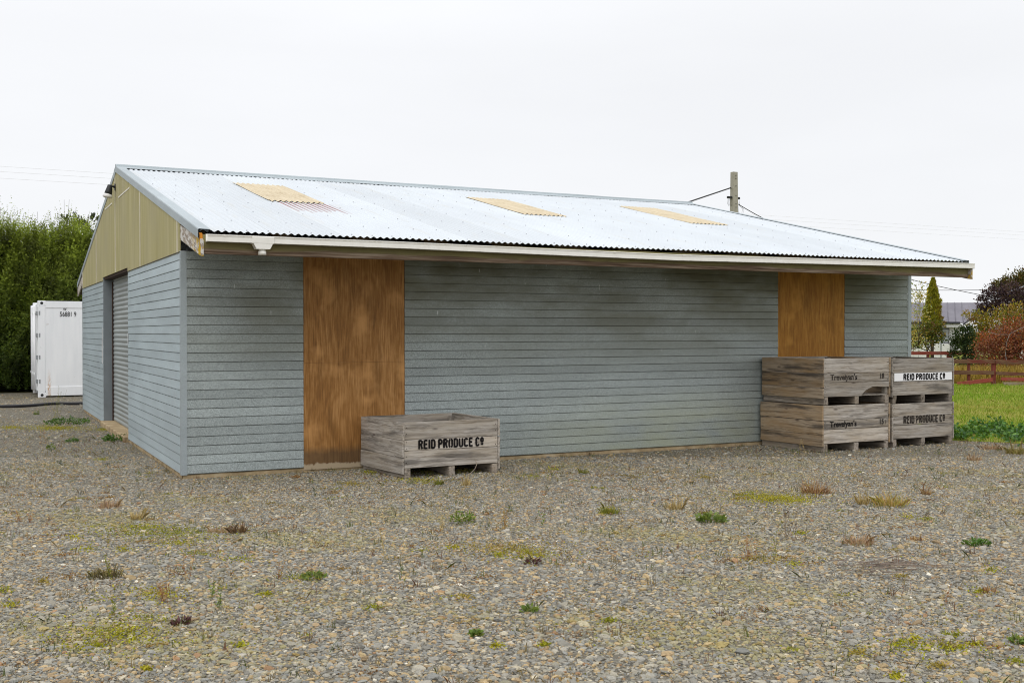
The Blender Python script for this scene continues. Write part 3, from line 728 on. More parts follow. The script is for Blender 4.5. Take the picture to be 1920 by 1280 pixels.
# ------------------------------------------------------------------ produce bins
def rt(lo=.8, hi=1.15, warm=0):
    k = random.uniform(lo, hi); return (k*(1+warm), k, k*(1-warm))
def make_bin(loc, rz, label, w, d, h, side_z0, mark, tone=1.0, broken=False, side_warm=0.0, tilt=(0, 0), rack=0.0):
    t = thing('produce_bin', loc, label, 'wooden bin', 'weathered wooden produce bins', rz)
    t.rotation_euler = (tilt[0], tilt[1], rz)
    th = .022; x0, x1, y0, y1 = -w/2, w/2, -d/2, d/2; fz = .108
    for x in (x0+.026, -.037, x1-.10):
        MB().box((x, y0+.002, .0), (x+.074, y1-.002, fz-.001), .004, 'y', rt(.7*tone, .9*tone, .04), wob=.0015).build('skid', WOOD, t)
    mb = MB()
    for i in range(8):
        a = y0+.03+i*(d-.06)/8; mb.box((x0+.026, a, fz), (x1-.026, a+(d-.06)/8-.004, fz+.018), .002, 'x', rt(.6, .8))
    mb.build('floor_boards', WOOD, t)
    for sx in (0, 1):
        for sy in (0, 1):
            a = x0+.025 if sx == 0 else x1-.08; b = y0+.025 if sy == 0 else y1-.08
            MB().box((a, b, fz+.019), (a+.055, b+.055, h-.015-random.uniform(0, .02)), .003, 'z', rt(.8, 1)).build('corner_post', WOOD, t)
    fr = [fz+.004, .305, .427, h]
    for sy in (0, 1):
        mb = MB(); ya, yb = (y0, y0+th) if sy == 0 else (y1-th, y1)
        tn = [rt(.85*tone, 1.2*tone) for _ in range(3)]
        for i in range(3):
            j = RNG.uniform(0, .003)*(1 if sy == 0 else -1)
            if broken and sy == 0 and i == 0:
                poly = [(x0+.026, fr[0])]
                for u in np.linspace(0, 1, 14): poly.append((x0+.70+u*.12*1.2, fr[0]-.003+.105*(u**.6)*1.0))
                poly += [(x0+.90, fr[0]+.118), (x0+.98, fr[0]+.122), (x0+1.05, fr[0]+.115), (x1-.026, fr[0]+.112), (x1-.026, fr[1]-.005), (x0+.026, fr[1]-.005)]
                mb.prism(poly, (0, ya, 0), (1, 0, 0), (0, 0, 1), (0, 1, 0), th, tn[i])
            else:
                mb.box((x0+.026, ya+j, fr[i]), (x1-.026, yb+j, fr[i+1]-.006), .003, 'x', tn[i], wob=.0008)
        if sy == 0:
            for i in range(3):
                zc = (fr[i]+fr[i+1])/2
                for x in (x0+.05, x1-.05):
                    for dz in (-.035, .035):
                        if not (broken and i == 0 and x > 0): mb.tube([(x+RNG.normal(0, .004), y0-.001, zc+dz), (x, y0+.001, zc+dz)], .0045, 6, (.08, .06, .05))
        o = mb.build('end_panel', WOOD, t, recalc=broken)
        if sy == 0: front = o
    sz = [side_z0, .232, .425, h]
    for sx in (0, 1):
        mb = MB(); xa, xb = (x0, x0+.024) if sx == 0 else (x1-.024, x1)
        for i in range(3):
            j = RNG.normal(0, .002)
            mb.box((xa+j, y0-.004, sz[i]), (xb+j, y1, sz[i+1]-.006), .003, 'y', rt(.85*tone, 1.1*tone, side_warm), wob=.0015)
        mb.build('side_panel', WOODB if side_warm > .02 else WOOD, t)
    yl = y0-.0055
    mb = MB()
    if mark == 'reid':
        stencil(mb, 'REID PRODUCE Co', x0+.190, .320, .100, yl, width=.82, rough=.06); mb.build('lettering', INK, t, recalc=True)
    elif mark == 'reid_faded':
        stencil(mb, 'REID PRODUCE Co', x0+.225, .325, .105, yl, width=.84, rough=.10); mb.build('lettering', INKF, t, recalc=True)
    elif mark == 'reid_white':
        MB().box((x0+.05, yl, .313), (x1-.045, yl+.002, .425), .0005).build('painted_band', STRIPE, t)
        stencil(mb, 'REID PRODUCE Co', x0+.225, .327, .084, yl-.002, width=.84, rough=.03); mb.build('lettering', INK, t, recalc=True)
    else:
        text_obj("Trevelyan's", 'lettering', .108, Matrix.Translation((x0+.135, yl, .338)) @ UPR, INK if mark == 't15' else INKF, t, .98, .0022)
        text_obj("15" if mark == 't15' else "18", 'number', .10, Matrix.Translation((x1-.21, yl, .345)) @ UPR, INKN, t, .9, .0022)
        if mark == 't15': text_obj("1", 'number', .075, Matrix.Translation((x1-.10, yl, .345)) @ UPR, INKN, t, .80, .0005)
    if rack:                                    # an old bin leaning out of square
        Mr = Matrix.Identity(4); Mr[0][1] = -rack; Mr[0][3] = -rack*d/2
        for ch in t.children: ch.data.transform(Mr)
    return t
make_bin((2.765, -1.10+.535, .004), R(.6), 'grey wooden bin standing alone in front of the tall brown plywood board', 1.205, 1.07, .628, .045, 'reid', 1.05, rack=.10)
bA = (8.755, -1.22+.575)
make_bin((bA[0], bA[1], .004), R(.4), 'bottom wooden bin with the number 15, beneath the bin with a broken board', 1.245, 1.15, .632, .075, 't15', 1.0, False, .05, rack=.08)
make_bin((bA[0]+.024, bA[1]+.008, .638), R(-.2), 'top wooden bin with a broken front board, under the orange plywood', 1.235, 1.14, .632, .085, 't18', .85, True, .04, rack=.08)
bB = (10.085, -1.16+.575)
make_bin((bB[0], bB[1], .004), R(.5), 'bottom wooden bin with dark blurred stencil, under the bin with a white band', 1.24, 1.15, .612, .075, 'reid_faded', .85)
make_bin((bB[0]+.004, bB[1]+.006, .618), R(.2), 'top wooden bin at the shed corner with a white painted band', 1.24, 1.15, .632, .085, 'reid_white', .72)
mb = MB(); q0 = gp(905, 888); 
pts = [np.array([3.05, -1.13, .17]), np.array([3.055, -1.15, .12]), np.array([3.02, -1.17, .07]), np.array([2.96, -1.20, .035]), np.array([2.88, -1.24, .012])]
tag(mb.tube(pts, .004, 6).build('bent_wire', plain('rusty_wire', (.30, .24, .18), .7), None), 'thin bent wire hanging from the lone bin down to the gravel', 'wire')

# ------------------------------------------------------------------ shipping container
def m_cont():
    t = NT('white_container_paint'); o = t.obj(); sx, sy, sz = t.sep(o)
    n = t.noise(t.map(o, (3, 3, .4)), 1.5, 5, .6)
    c = t.mix(t.rng(n, .3, .7), (.80, .82, .84), (.90, .91, .92))
    r = t.math('MULTIPLY', t.math('MULTIPLY', t.rng(sx, .20, .24), t.rng(sx, .30, .25)), t.math('MULTIPLY', t.rng(sz, .72, .25), t.rng(t.noise(t.map(o, (30, 1, 6)), 2, 4), .38, .6)))
    c = t.mix(r, c, (.50, .25, .07))
    s_ = t.noise(o, 7, 5, .7)
    c = t.mix(t.rng(s_, .66, .74, 0, .6), c, (.25, .14, .08))
    return t.bsdf(c, .5, 0, t.bump(n, .1, .02), .35)
CONT = m_cont()
cl = thing('shipping_container', (-.563, 17.0, .0), 'white refrigerated shipping container behind the shed, in front of the tall hedge', 'container')
LC, WC, HC = 6.06, 2.40, 2.40
MB().box((.03, .012, .16), (LC-.03, WC-.012, HC-.06), .003).build('body', CONT, cl)
mb = MB()
for x in np.arange(.35, LC-.3, .30): mb.box((x, .008, .34), (x+.012, .014, HC-.26), .001)
mb.build('side_seams', CONT, cl)
for y in (0, WC-.05):
    MB().box((.17, y, .035), (LC-.17, y+.05, .26), .004).build('bottom_rail', CONT, cl)
    MB().box((.17, y, HC-.17), (LC-.17, y+.05, HC), .004).build('top_rail', CONT, cl)
for x in (0, LC-.06):
    for y in (0, WC-.16): MB().box((x-.004, y-.004, .12), (x+.16 if x == 0 else x+.06, y+.16, HC-.12), .006).build('corner_post', CONT, cl)
for x in (0, LC-.17):
    for y in (0, WC-.16):
        for z in (0.0, HC-.11):
            cc = MB().box((x-.006, y-.006, z), (x+.176, y+.166, z+.118), .006).build('corner_casting', CONT, cl)
            MB().tube([(x+.085, y-.008 if y == 0 else y+.168, z+.058), (x+.085, y+.002 if y == 0 else y+.164, z+.058)], .036, 12, smooth=False).build('casting_hole', BLACK, cc)
dr = MB().box((-.02, .17, .16), (.03, WC/2-.005, HC-.13), .006).build('door', CONT, cl)
d2 = MB().box((-.02, WC/2+.005, .16), (.03, WC-.17, HC-.13), .006).build('door', CONT, cl)
for dd, ys in ((dr, (.45, .85)), (d2, (1.5, 1.95))):
    for y in ys:
        MB().tube([(-.055, y, .12), (-.055, y, HC-.08)], .02, 8).build('lock_rod', CONT, dd)
        MB().box((-.075, y-.02, .55), (-.05, y+.28, .60), .004).build('handle', CONT, dd)
        MB().box((-.06, y-.06, HC-.30), (-.02, y+.06, HC-.12), .004).build('rod_bracket', CONT, dd)
for z in (.35, .95, 1.5, 2.05):
    MB().box((-.045, .06, z), (-.004, .22, z+.10), .006).build('hinge', GREYST, dr)
    MB().box((.015, -.012, z), (.05, -.0045, z+.10), .003).build('hinge', GREYST, dr)
text_obj('56881 9', 'serial_number', .17, Matrix.Translation((.50, .004, 2.02)) @ UPR, INK, cl, .70, .0005)
text_obj('W', 'serial_number', .12, Matrix.Translation((.575, .004, 2.165)) @ UPR, INK, cl, .70, .0005)

# ------------------------------------------------------------------ foliage
def leaves(P, D, size, C, asp=.5, jit=.5):
    """one rhombic folded leaf (2 triangles) per point; P base, D direction"""
    n = len(P); D = D+RNG.normal(0, jit, (n, 3)); D /= np.linalg.norm(D, axis=1, keepdims=True)+1e-9
    B = np.cross(D, RNG.normal(0, 1, (n, 3))); B /= np.linalg.norm(B, axis=1, keepdims=True)+1e-9
    N = np.cross(D, B)
    s = np.asarray(size).reshape(-1, 1)*np.ones((n, 1))
    mid = P+D*s*.5
    V = np.stack([P, mid+B*s*asp*.5+N*s*.08, P+D*s, mid-B*s*asp*.5+N*s*.08], 1).reshape(-1, 3)
    F = np.arange(n*4).reshape(n, 4)
    return V, F, np.repeat(C, 4, 0)
def pal_pick(pal, n, var=.25):
    pal = np.array(pal); c = pal[RNG.integers(0, len(pal), n)]
    return np.clip(c*RNG.uniform(1-var, 1+var, (n, 1)), 0, 1)
def crown(parent, name, blobs, n, size, pal, asp=.55, up=.3, clump=26, spread=.16, shell=.55):
    """leaf clusters through ellipsoids (cx,cy,cz,rx,ry,rz) in the parent's space"""
    vol = np.array([b[3]*b[4]*b[5] for b in blobs])**(2/3); vol /= vol.sum()
    Ps = []; Ds = []; Cs = []
    pal = np.array(pal)
    for b, w in zip(blobs, vol):
        k = max(3, int(n*w/clump)); d = RNG.normal(0, 1, (k, 3)); d /= np.linalg.norm(d, axis=1, keepdims=True)
        r = (shell+(1-shell)*RNG.uniform(0, 1, (k, 1)))*RNG.uniform(.8, 1.1, (k, 1))
        cen = np.array(b[:3])+d*r*np.array(b[3:6])
        ci = pal[RNG.integers(0, len(pal), k)]*RNG.uniform(.75, 1.25, (k, 1))
        P = np.repeat(cen, clump, 0)+RNG.normal(0, 1, (k*clump, 3))*spread*np.mean(b[3:6])
        Ps.append(P); Ds.append(np.repeat(d, clump, 0)+np.array([0, 0, up])); Cs.append(np.repeat(ci, clump, 0)*RNG.uniform(.8, 1.2, (k*clump, 1)))
    P = np.concatenate(Ps); D = np.concatenate(Ds); C = np.clip(np.concatenate(Cs), 0, 1)
    V, F, C = leaves(P, D, size*RNG.uniform(.7, 1.3, len(P)), C, asp)
    return np_mesh(name, V, F, C, LEAF, parent)
def limbs(parent, name, segs, mat=BARK):
    mb = MB()
    for pts, rs in segs: mb.tube(pts, rs, 7)
    return mb.build(name, mat, parent)

# tall hedge at the back left
hd = thing('tall_hedge', (0, 20.6, 0), 'tall dense green hedge with feathery top shoots behind the white container', 'hedge')
X0, X1 = -9.0, 8.0
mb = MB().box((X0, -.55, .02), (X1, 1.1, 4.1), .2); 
mb.build('dark_core', plain('dark_hedge_core', (.012, .016, .005), .95, 0, .5, 3, .05), hd)  # solid dark box added inside so the hedge is not see-through
def hedge_shoots():
    Ps = []; Ds = []; Cs = []; Ss = []
    dens = 11500
    xs = np.where(RNG.uniform(0, 1, dens) < .55, RNG.uniform(-2.2, 2.2, dens), RNG.uniform(X0, X1, dens))
    topn = int(dens*.16)
    zs = RNG.uniform(.05, 4.2, dens); ys = -1.0+.45*np.abs(RNG.normal(0, .55, dens))
    und = .25*np.sin(xs*2.1+zs*1.7)+.18*np.sin(xs*5.3-zs*3.1)
    ys = ys+und*.6
    top = np.arange(dens) < topn
    ys = np.where(top, RNG.uniform(-1.0, .9, dens), ys); zs = np.where(top, 4.0+RNG.uniform(-.3, .35, dens)+.12*np.sin(xs*3.3), zs)
    ln = np.where(top, RNG.uniform(.35, .75, dens), RNG.uniform(.2, .5, dens))
    ln = np.where(top & (RNG.uniform(0, 1, dens) < .06), ln*1.5, ln)
    k = 15
    for j in range(k):
        f = (j+RNG.uniform(0, 1, dens))/k
        dirx = RNG.normal(0, .22, dens) if j == 0 else dirx
        diry = np.where(top, RNG.normal(0, .15, dens), -RNG.uniform(.15, .7, dens)) if j == 0 else diry
        p = np.stack([xs+dirx*ln*f, ys+diry*ln*f, zs+ln*f], 1)
        a = RNG.uniform(0, 6.28, dens)
        D = np.stack([np.cos(a), np.sin(a), RNG.uniform(.2, 1.1, dens)], 1)
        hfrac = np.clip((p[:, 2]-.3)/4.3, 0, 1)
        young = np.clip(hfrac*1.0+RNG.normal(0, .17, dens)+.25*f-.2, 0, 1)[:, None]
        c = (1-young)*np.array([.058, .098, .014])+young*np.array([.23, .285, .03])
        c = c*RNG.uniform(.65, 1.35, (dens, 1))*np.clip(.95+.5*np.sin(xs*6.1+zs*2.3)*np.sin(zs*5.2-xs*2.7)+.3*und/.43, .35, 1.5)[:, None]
        Ps.append(p); Ds.append(D); Cs.append(c); Ss.append(RNG.uniform(.05, .095, dens)*(1-.35*f*top))
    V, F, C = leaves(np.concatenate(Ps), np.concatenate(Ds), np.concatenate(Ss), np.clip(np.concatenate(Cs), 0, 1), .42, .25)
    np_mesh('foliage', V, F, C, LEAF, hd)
    mb = MB()
    for i in np.where(top)[0][::9]:
        if -2.5 < xs[i] < 2.0: mb.tube([(xs[i], ys[i], zs[i]-.2), (xs[i]+.05*RNG.normal(), ys[i], zs[i]+ln[i]*1.05)], [.006, .003], 4)
    mb.build('stems', BARK, hd)
hedge_shoots()
b = on_ground(158, 37)
tr = thing('dark_tree', b, 'dark evergreen tree whose top pokes above the hedge beside the gable', 'tree')
limbs(tr, 'trunk', [([(0, 0, 0), (.05, 0, 3), (0, 0, 5.2)], [.16, .1, .04])])
crown(tr, 'crown', [(-.35, 0, 5.15, .45, .5, .45), (.25, 0, 5.35, .3, .3, .4), (.75, .1, 5.0, .25, .3, .3), (0, 0, 4.2, .9, .9, .8)], 1900, .13, [(.03, .045, .012), (.045, .06, .015)], .5, .8, 14)

# ------------------------------------------------------------------ right background
fd = np.array([RT[0], RT[1]]); vd = np.array([FW[0], FW[1]])/np.linalg.norm(FW[:2])
frz = math.atan2(fd[1], fd[0])
def m_red():
    t = NT('faded_red_paint'); g = t.attr('gc', o='Vector'); n = t.noise(t.map(g, (1, 8, 8)), 3, 5, .65)
    c = t.mix(t.rng(n, .35, .6), (.155, .030, .022), (.20, .055, .04)); c = t.mix(t.rng(t.noise(t.map(g, (2, 20, 20)), 2, 4), .58, .68, 0, .8), c, (.17, .13, .10))
    c = t.mix(1.0, c, t.attr('Col'), 'MULTIPLY')
    return t.bsdf(c, .8, 0, None, .15)
REDP = m_red()
def m_redbrown():
    t = NT('weathered_red_rail'); g = t.attr('gc', o='Vector'); n = t.noise(t.map(g, (1, 8, 8)), 3, 5, .65)
    c = t.mix(t.rng(n, .35, .6), (.10, .045, .03), (.17, .10, .06)); c = t.mix(t.rng(t.noise(t.map(g, (.7, 6, 6)), 2, 4), .52, .62, 0, .8), c, (.15, .03, .025))
    return t.bsdf(c, .85, 0, None, .1)
RBROWN = m_redbrown()
def lmap(x, y, z): return (x, y, z)
fo = on_ground(1863, 33.0)
fn = thing('rail_fence', fo, 'dark red rail fence with a fallen bottom rail at the end of the lawn', 'fence', None, frz)
sc33 = 33.0/CF
def fx(px): return (px-1863)*sc33
def fz_(py): return 1.63-(py-622)*sc33
PX = [1722, 1769, 1816.5, 1863, 1950, 2000, 2050, 2100]
for i, px in enumerate(PX):
    w = .065 if px != 1863 and px != 2050 else .115
    MB().box((fx(px)-w/2, -.05, -.03), (fx(px)+w/2, .05, fz_(673 if px != 1863 else 675)), .006, 'z', rt(.8, 1.1)).build('post', REDP, fn)
for (a, b, za, zb_, h, y) in ((1700, 1863, 673, 674.5, .125, -.075), (1864, 2110, 675, 678, .125, -.075), (1700, 1862, 694, 695.5, .12, -.075), (1866, 2110, 697, 705, .10, -.075)):
    M = Matrix.Translation((fx(a), y, fz_(za))) @ Matrix.Rotation(math.atan2(fz_(zb_)-fz_(za), fx(b)-fx(a)), 4, 'Y').inverted()
    MB().box((0, -.02, -h), (fx(b)-fx(a), .02, 0), .004, 'x', rt(.8, 1.1), M).build('rail', RBROWN, fn)
for (a, b, za, zb_, h, tn) in ((1790, 1857, 716.5, 708.5, .115, 1.5), (1873, 2010, 707.5, 711, .10, 1.55)):
    M = Matrix.Translation((fx(a), -.16, fz_(za)+.0)) @ Matrix.Rotation(math.atan2(fz_(zb_)-fz_(za), fx(b)-fx(a)), 4, 'Y').inverted()
    tag(MB().box((0, -.02, -h), (fx(b)-fx(a), .02, 0), .004, 'x', (tn, tn*.95, tn*.9), M).build('rail', REDP, fn), 'bright red rail slipped out of place')
for px, py in ((1885, 717), (1930, 722), (1985, 723)):
    MB().box((fx(px)-.25, -.45, 0.0), (fx(px)+.5, -.38, .10), .006, 'x', (.8, .8, .8)).build('rotten_board', WOODB, fn)
f2 = on_ground(1780, 45)
fn2 = thing('rail_fence', f2, 'far red rail fence in front of the white garden wall', 'fence', None, frz)
s45 = 45/CF
for px in (1700, 1740, 1780, 1822):
    w = .20 if px == 1780 else .10
    MB().box(((px-1780)*s45-w/2, -.05, -.03), ((px-1780)*s45+w/2, .05, .80 if px == 1780 else .76), .006, 'z', rt()).build('post', REDP, fn2)
for z in (.66, .32): MB().box((-95*s45, -.08, z), (52*s45, -.05, z+.14), .004, 'x', rt(.9, 1.2)).build('rail', REDP, fn2)

# white house far behind
def wbox(parent, name, mat, lo, hi, ch=.01): return MB().box(lo, hi, ch).build(name, mat, parent)
HW = plain('white_house_wall', (.70, .70, .69), .7, 0, .08, 1)
HROOF = None
def m_hroof():
    t = NT('grey_purple_iron_roof'); o = t.obj(); n = t.noise(o, .8, 4)
    return t.bsdf(t.mix(t.rng(n, .3, .7), (.15, .14, .165), (.20, .19, .215)), .6, .1, None, .3)
HROOF = m_hroof()
DKGREY = plain('dark_trim', (.035, .035, .042), .6)
GLASS = plain('window_glass', (.10, .11, .12), .12, 0, .5, .6, .6)
s95 = 95/CF
ho = on_ground(1740, 95)
hs = thing('white_house', ho, 'low white house with a grey purple iron roof far behind the fences', 'house', None, frz)
def hx(px): return (px-1740)*s95
def hz(py): return 1.63-(py-622)*s95
wx0, wx1 = hx(1600), hx(1801)
wbox(hs, 'wall', HW, (wx0, 0, 0), (wx1, 7.0, hz(607)))
rf = MB(); yr = 3.5
ze, zr = hz(605), hz(566)
V = [(wx0-1.5, -.7, ze), (hx(1815), -.7, ze), (hx(1905), yr, zr), (wx0, yr, zr), (wx0-1.5, 7.7, ze), (hx(1815), 7.7, ze),
     (wx0-1.5, -.7, ze-.06), (hx(1815), -.7, ze-.06), (wx0-1.5, 7.7, ze-.06), (hx(1815), 7.7, ze-.06)]
rf.add(V, [(0, 1, 2, 3), (3, 2, 5, 4), (1, 5, 2), (0, 3, 4), (0, 6, 7, 1), (4, 5, 9, 8), (1, 7, 9, 5), (0, 4, 8, 6), (6, 8, 9, 7)])
rfo = rf.build('roof', HROOF, hs, recalc=True)
mb = MB()
for px in range(1610, 1850, 14):
    a = np.array([hx(px-20), -.7, ze+.02]); b = np.array([hx(px+14), yr, zr+.02]); 
    if b[0] < hx(1858) and a[0] < hx(1812): mb.tube([a, b], .035, 5)
mb.build('roof_ribs', HROOF, rfo)
wbox(hs, 'gutter', DKGREY, (wx0-1.5, -.82, ze-.10), (hx(1793), -.705, ze+.05))
wbox(hs, 'fascia', HW, (wx0-1.5, -.62, hz(614)), (hx(1799), -.5, hz(608.5)))
M = Matrix.Translation((hx(1800), -.75, hz(614))) @ Matrix.Rotation(-math.atan2(9, 13), 4, 'Y')
MB().box((0, 0, 0), (.95, .12, .17), .01, M=M).build('barge_board', HW, hs)
M = Matrix.Translation((hx(1800), -.76, hz(610))) @ Matrix.Rotation(-math.atan2(9, 13), 4, 'Y')
MB().box((0, 0, 0), (.95, .14, .10), .01, M=M).build('verge_flashing', DKGREY, hs)
wf = wbox(hs, 'window', DKGREY, (hx(1764.5), -.06, hz(645)), (hx(1779.5), -.005, hz(616)))
wbox(wf, 'pane', plain('net_curtain_glass', (.33, .35, .36), .2, 0, .3, 1.5, .5), (hx(1766), -.075, hz(643.5)), (hx(1778), -.065, hz(617.5)))
s60 = 60/CF
wo = on_ground(1740, 60)
gw = thing('garden_wall', wo, 'low white panelled garden wall below the white house', 'wall', None, frz)
for a, b in ((1640, 1690), (1692, 1742), (1748, 1763.5), (1765, 1781)):
    MB().box(((a-1740)*s60, 0, 0), ((b-1740)*s60, .12, 1.63-(645-622)*s60), .01).build('wall_panel', HW, gw)
for px in (1691, 1764.2, 1783.5):
    MB().box(((px-1740)*s60-.03, -.02, 0), ((px-1740)*s60+(.05 if px < 1780 else .10), .14, 1.63-(644-622)*s60), .01).build('post', GREYST if px < 1780 else plain('grey_post', (.22, .22, .23)), gw)
# second house, corner only
s62 = 62/CF
h2 = thing('grey_roofed_house', on_ground(1905, 62), 'house at the right edge with a grey roof corner above the purple tree', 'house', None, frz-R(25))
q = lambda px: (px-1905)*s62
qz = lambda py: 1.63-(py-622)*s62
wbox(h2, 'wall', HW, (q(1912), .4, 0), (q(2150), 8, qz(553)))
mb = MB(); V = [(q(1886), -.6, qz(549)), (q(2180), -.6, qz(549)), (q(2120), 4.2, qz(517)), (q(1960), 4.2, qz(517)), (q(1886), 9, qz(549)), (q(2180), 9, qz(549))]
V += [(a, b, c-.1) for a, b, c in (V[0], V[1], V[4], V[5])]
mb.add(V, [(0, 1, 2, 3), (4, 3, 2, 5), (0, 3, 4), (1, 5, 2), (0, 6, 7, 1), (4, 5, 9, 8), (0, 4, 8, 6), (1, 7, 9, 5), (6, 8, 9, 7)])
mb.build('roof', plain('grey_roof', (.17, .18, .20), .6, .1, .15, 2), h2, recalc=True)
wbox(h2, 'gutter', DKGREY, (q(1886), -.72, qz(553)), (q(2180), -.61, qz(548)))
wbox(h2, 'soffit', plain('cream_soffit', (.66, .63, .50)), (q(1895), -.2, qz(557.5)), (q(2180), .38, qz(554)))
MB().tube([(q(1919.5), -.85, .0), (q(1919.5), -.85, qz(505))], .035, 8).build('vent_pipe', GREYST, h2)

# shrubs and trees, each standing on its own ground
def plant(name, px, dist, label, cat, blobs_px, n, leaf, pal, trunk=None, depth=.8, **kw):
    """blobs_px: (px, py, half width px, half height px) at that distance"""
    o = thing(name, on_ground(px, dist), label, cat, None, frz); s = dist/CF
    bl = [((a-px)*s, RNG.uniform(-.25, .25)*w*s, 1.63-(b_-622)*s, w*s, w*s*depth, h*s) for a, b_, w, h in blobs_px]
    crown(o, 'crown' if trunk else 'foliage', bl, n, leaf, pal, **kw)
    if trunk:
        limbs(o, 'trunk', [([(0, 0, -.02), (0.02, 0, bl[0][2]*.5), (bl[0][0], bl[0][1], bl[0][2])], [trunk, trunk*.8, trunk*.4])]+
              [([(0.01, 0, bl[0][2]*.45), ((b[0])*.6, b[1]*.6, b[2]*.8), (b[0], b[1], b[2])], [trunk*.5, trunk*.35, trunk*.15]) for b in bl[1:5]])
    return o
plant('sapling', 1722, 48, 'thin airy young tree with pale leaves right beside the shed corner', 'tree',
      [(1720, 590, 13, 26), (1724, 548, 13, 20), (1716, 566, 10, 20), (1727, 570, 8, 20), (1716, 620, 12, 16), (1726, 640, 14, 14)], 620, .13,
      [(.30, .34, .12), (.40, .36, .10), (.24, .30, .12), (.48, .36, .08)], .014, clump=6, spread=.45, shell=.3, asp=.38)
cn = thing('conifer', on_ground(1748, 52), 'narrow pointed conifer, olive green with a rusty right side', 'tree', None, frz)
limbs(cn, 'trunk', [([(0, 0, 0), (0, 0, 1.2), (.03, 0, 3.4)], [.12, .10, .03])])
def conifer():
    n = 9000; f = RNG.uniform(0, 1, n)**1.25; z = 1.55+f*2.60
    prof = np.interp(f, [0, .12, .3, .6, .85, 1], [.20, .33, .36, .27, .13, .015])
    a = RNG.uniform(0, 6.283, n); lump = 1+.2*np.sin(a*3+z*5)+.16*np.sin(a*5-z*9)+.08*np.sin(z*23)
    r = prof*lump*RNG.uniform(.72, 1.05, n)
    P = np.stack([np.cos(a)*r+.03*f, np.sin(a)*r, z], 1); D = np.stack([np.cos(a)*.45, np.sin(a)*.45, np.ones(n)], 1)
    rust = np.clip((np.cos(a)*.6+.25*np.sin(z*4+a*2)-.25)*2+RNG.normal(0, .25, n)-.2*f, 0, 1)[:, None]
    c = (1-rust)*np.array([.30, .29, .025])+rust*np.array([.24, .13, .04])
    yel = (RNG.uniform(0, 1, n) < .12)[:, None]; c = np.where(yel, np.array([.36, .28, .03]), c)*RNG.uniform(.6, 1.3, (n, 1))
    V, F, C = leaves(P, D, RNG.uniform(.08, .15, n), c, .4, .3); np_mesh('crown', V, F, C, LEAF, cn)
conifer()
plant('yellow_shrub', 1738, 50, 'green and yellow shrub at the foot of the conifer', 'shrub',
      [(1722, 622, 18, 16), (1748, 616, 14, 14), (1735, 636, 24, 12), (1757, 630, 12, 18), (1712, 642, 14, 14), (1762, 606, 8, 10)], 3600, .10,
      [(.06, .10, .014), (.15, .16, .02), (.32, .25, .025), (.09, .12, .02), (.15, .09, .03)], .05, clump=14, spread=.3)
plant('dark_shrub', 1808, 44, 'dark green rounded shrub against the white house wall', 'shrub',
      [(1808, 634, 24, 20), (1796, 642, 16, 16), (1815, 650, 24, 14), (1815, 622, 14, 12), (1806, 668, 26, 24), (1822, 684, 26, 20)], 4200, .09,
      [(.022, .042, .010), (.035, .06, .014), (.05, .075, .02)], .05, clump=16)
plant('purple_tree', 1890, 55, 'dark purple leaved tree below the grey roof corner', 'tree',
      [(1885, 572, 32, 22), (1862, 560, 22, 20), (1868, 582, 28, 14), (1900, 552, 26, 22), (1850, 590, 22, 10), (1925, 575, 34, 30), (1848, 556, 10, 9), (1872, 541, 13, 10), (1840, 566, 11, 8), (1838, 582, 12, 8)], 6600, .12,
      [(.06, .033, .045), (.085, .048, .055), (.045, .026, .034), (.10, .06, .045)], .09, clump=16, spread=.22)
plant('olive_tree', 1905, 78, 'olive and brown tree rising behind the purple tree', 'tree',
      [(1902, 540, 30, 16), (1888, 532, 22, 12), (1925, 530, 32, 22), (1940, 556, 36, 28), (1878, 545, 16, 12), (1915, 522, 14, 8)], 5200, .19,
      [(.085, .085, .018), (.12, .10, .02), (.14, .085, .02), (.06, .065, .015)], .14, clump=14, spread=.22)
plant('autumn_bush', 1865, 47, 'green and yellow autumn bush between the purple tree and the red bush', 'bush',
      [(1870, 606, 36, 22), (1838, 604, 22, 18), (1905, 592, 34, 20), (1848, 626, 30, 20), (1820, 592, 16, 8), (1925, 615, 40, 26), (1830, 640, 20, 18), (1880, 640, 40, 24)], 8200, .10,
      [(.20, .20, .025), (.30, .22, .025), (.14, .16, .02), (.27, .14, .035), (.18, .11, .035), (.38, .28, .03)], .05, clump=12, spread=.25)
plant('red_bush', 1885, 40, 'rust red bush behind the near red fence', 'bush',
      [(1885, 640, 40, 24), (1852, 646, 22, 24), (1915, 622, 36, 24), (1942, 640, 40, 36), (1870, 660, 40, 16), (1910, 655, 40, 20), (1868, 688, 40, 18), (1925, 688, 46, 20)], 10500, .085,
      [(.27, .07, .028), (.34, .10, .03), (.23, .08, .05), (.30, .15, .07), (.17, .05, .025)], .04, clump=12, spread=.24)
mb = MB(); b0 = on_ground(1893, 39.2)
for (pts) in (((1885, 660), (1888, 640), (1893, 626)), ((1852, 622), (1870, 627), (1893, 627), (1895, 625)), ((1893, 627), (1900, 622), (1925, 610))):
    mb.tube([at(a, b, 39.2)-b0 for a, b in pts], .007, 5)
tw = thing('bare_branch', b0, 'bare grey branch sticking out across the rust red bush', 'branch'); mb.tube([(-.05, 0, 0), at(1885, 660, 39.2)-b0], .009, 5)
mb.build('twigs', plain('grey_twig', (.24, .22, .21), .8), tw)

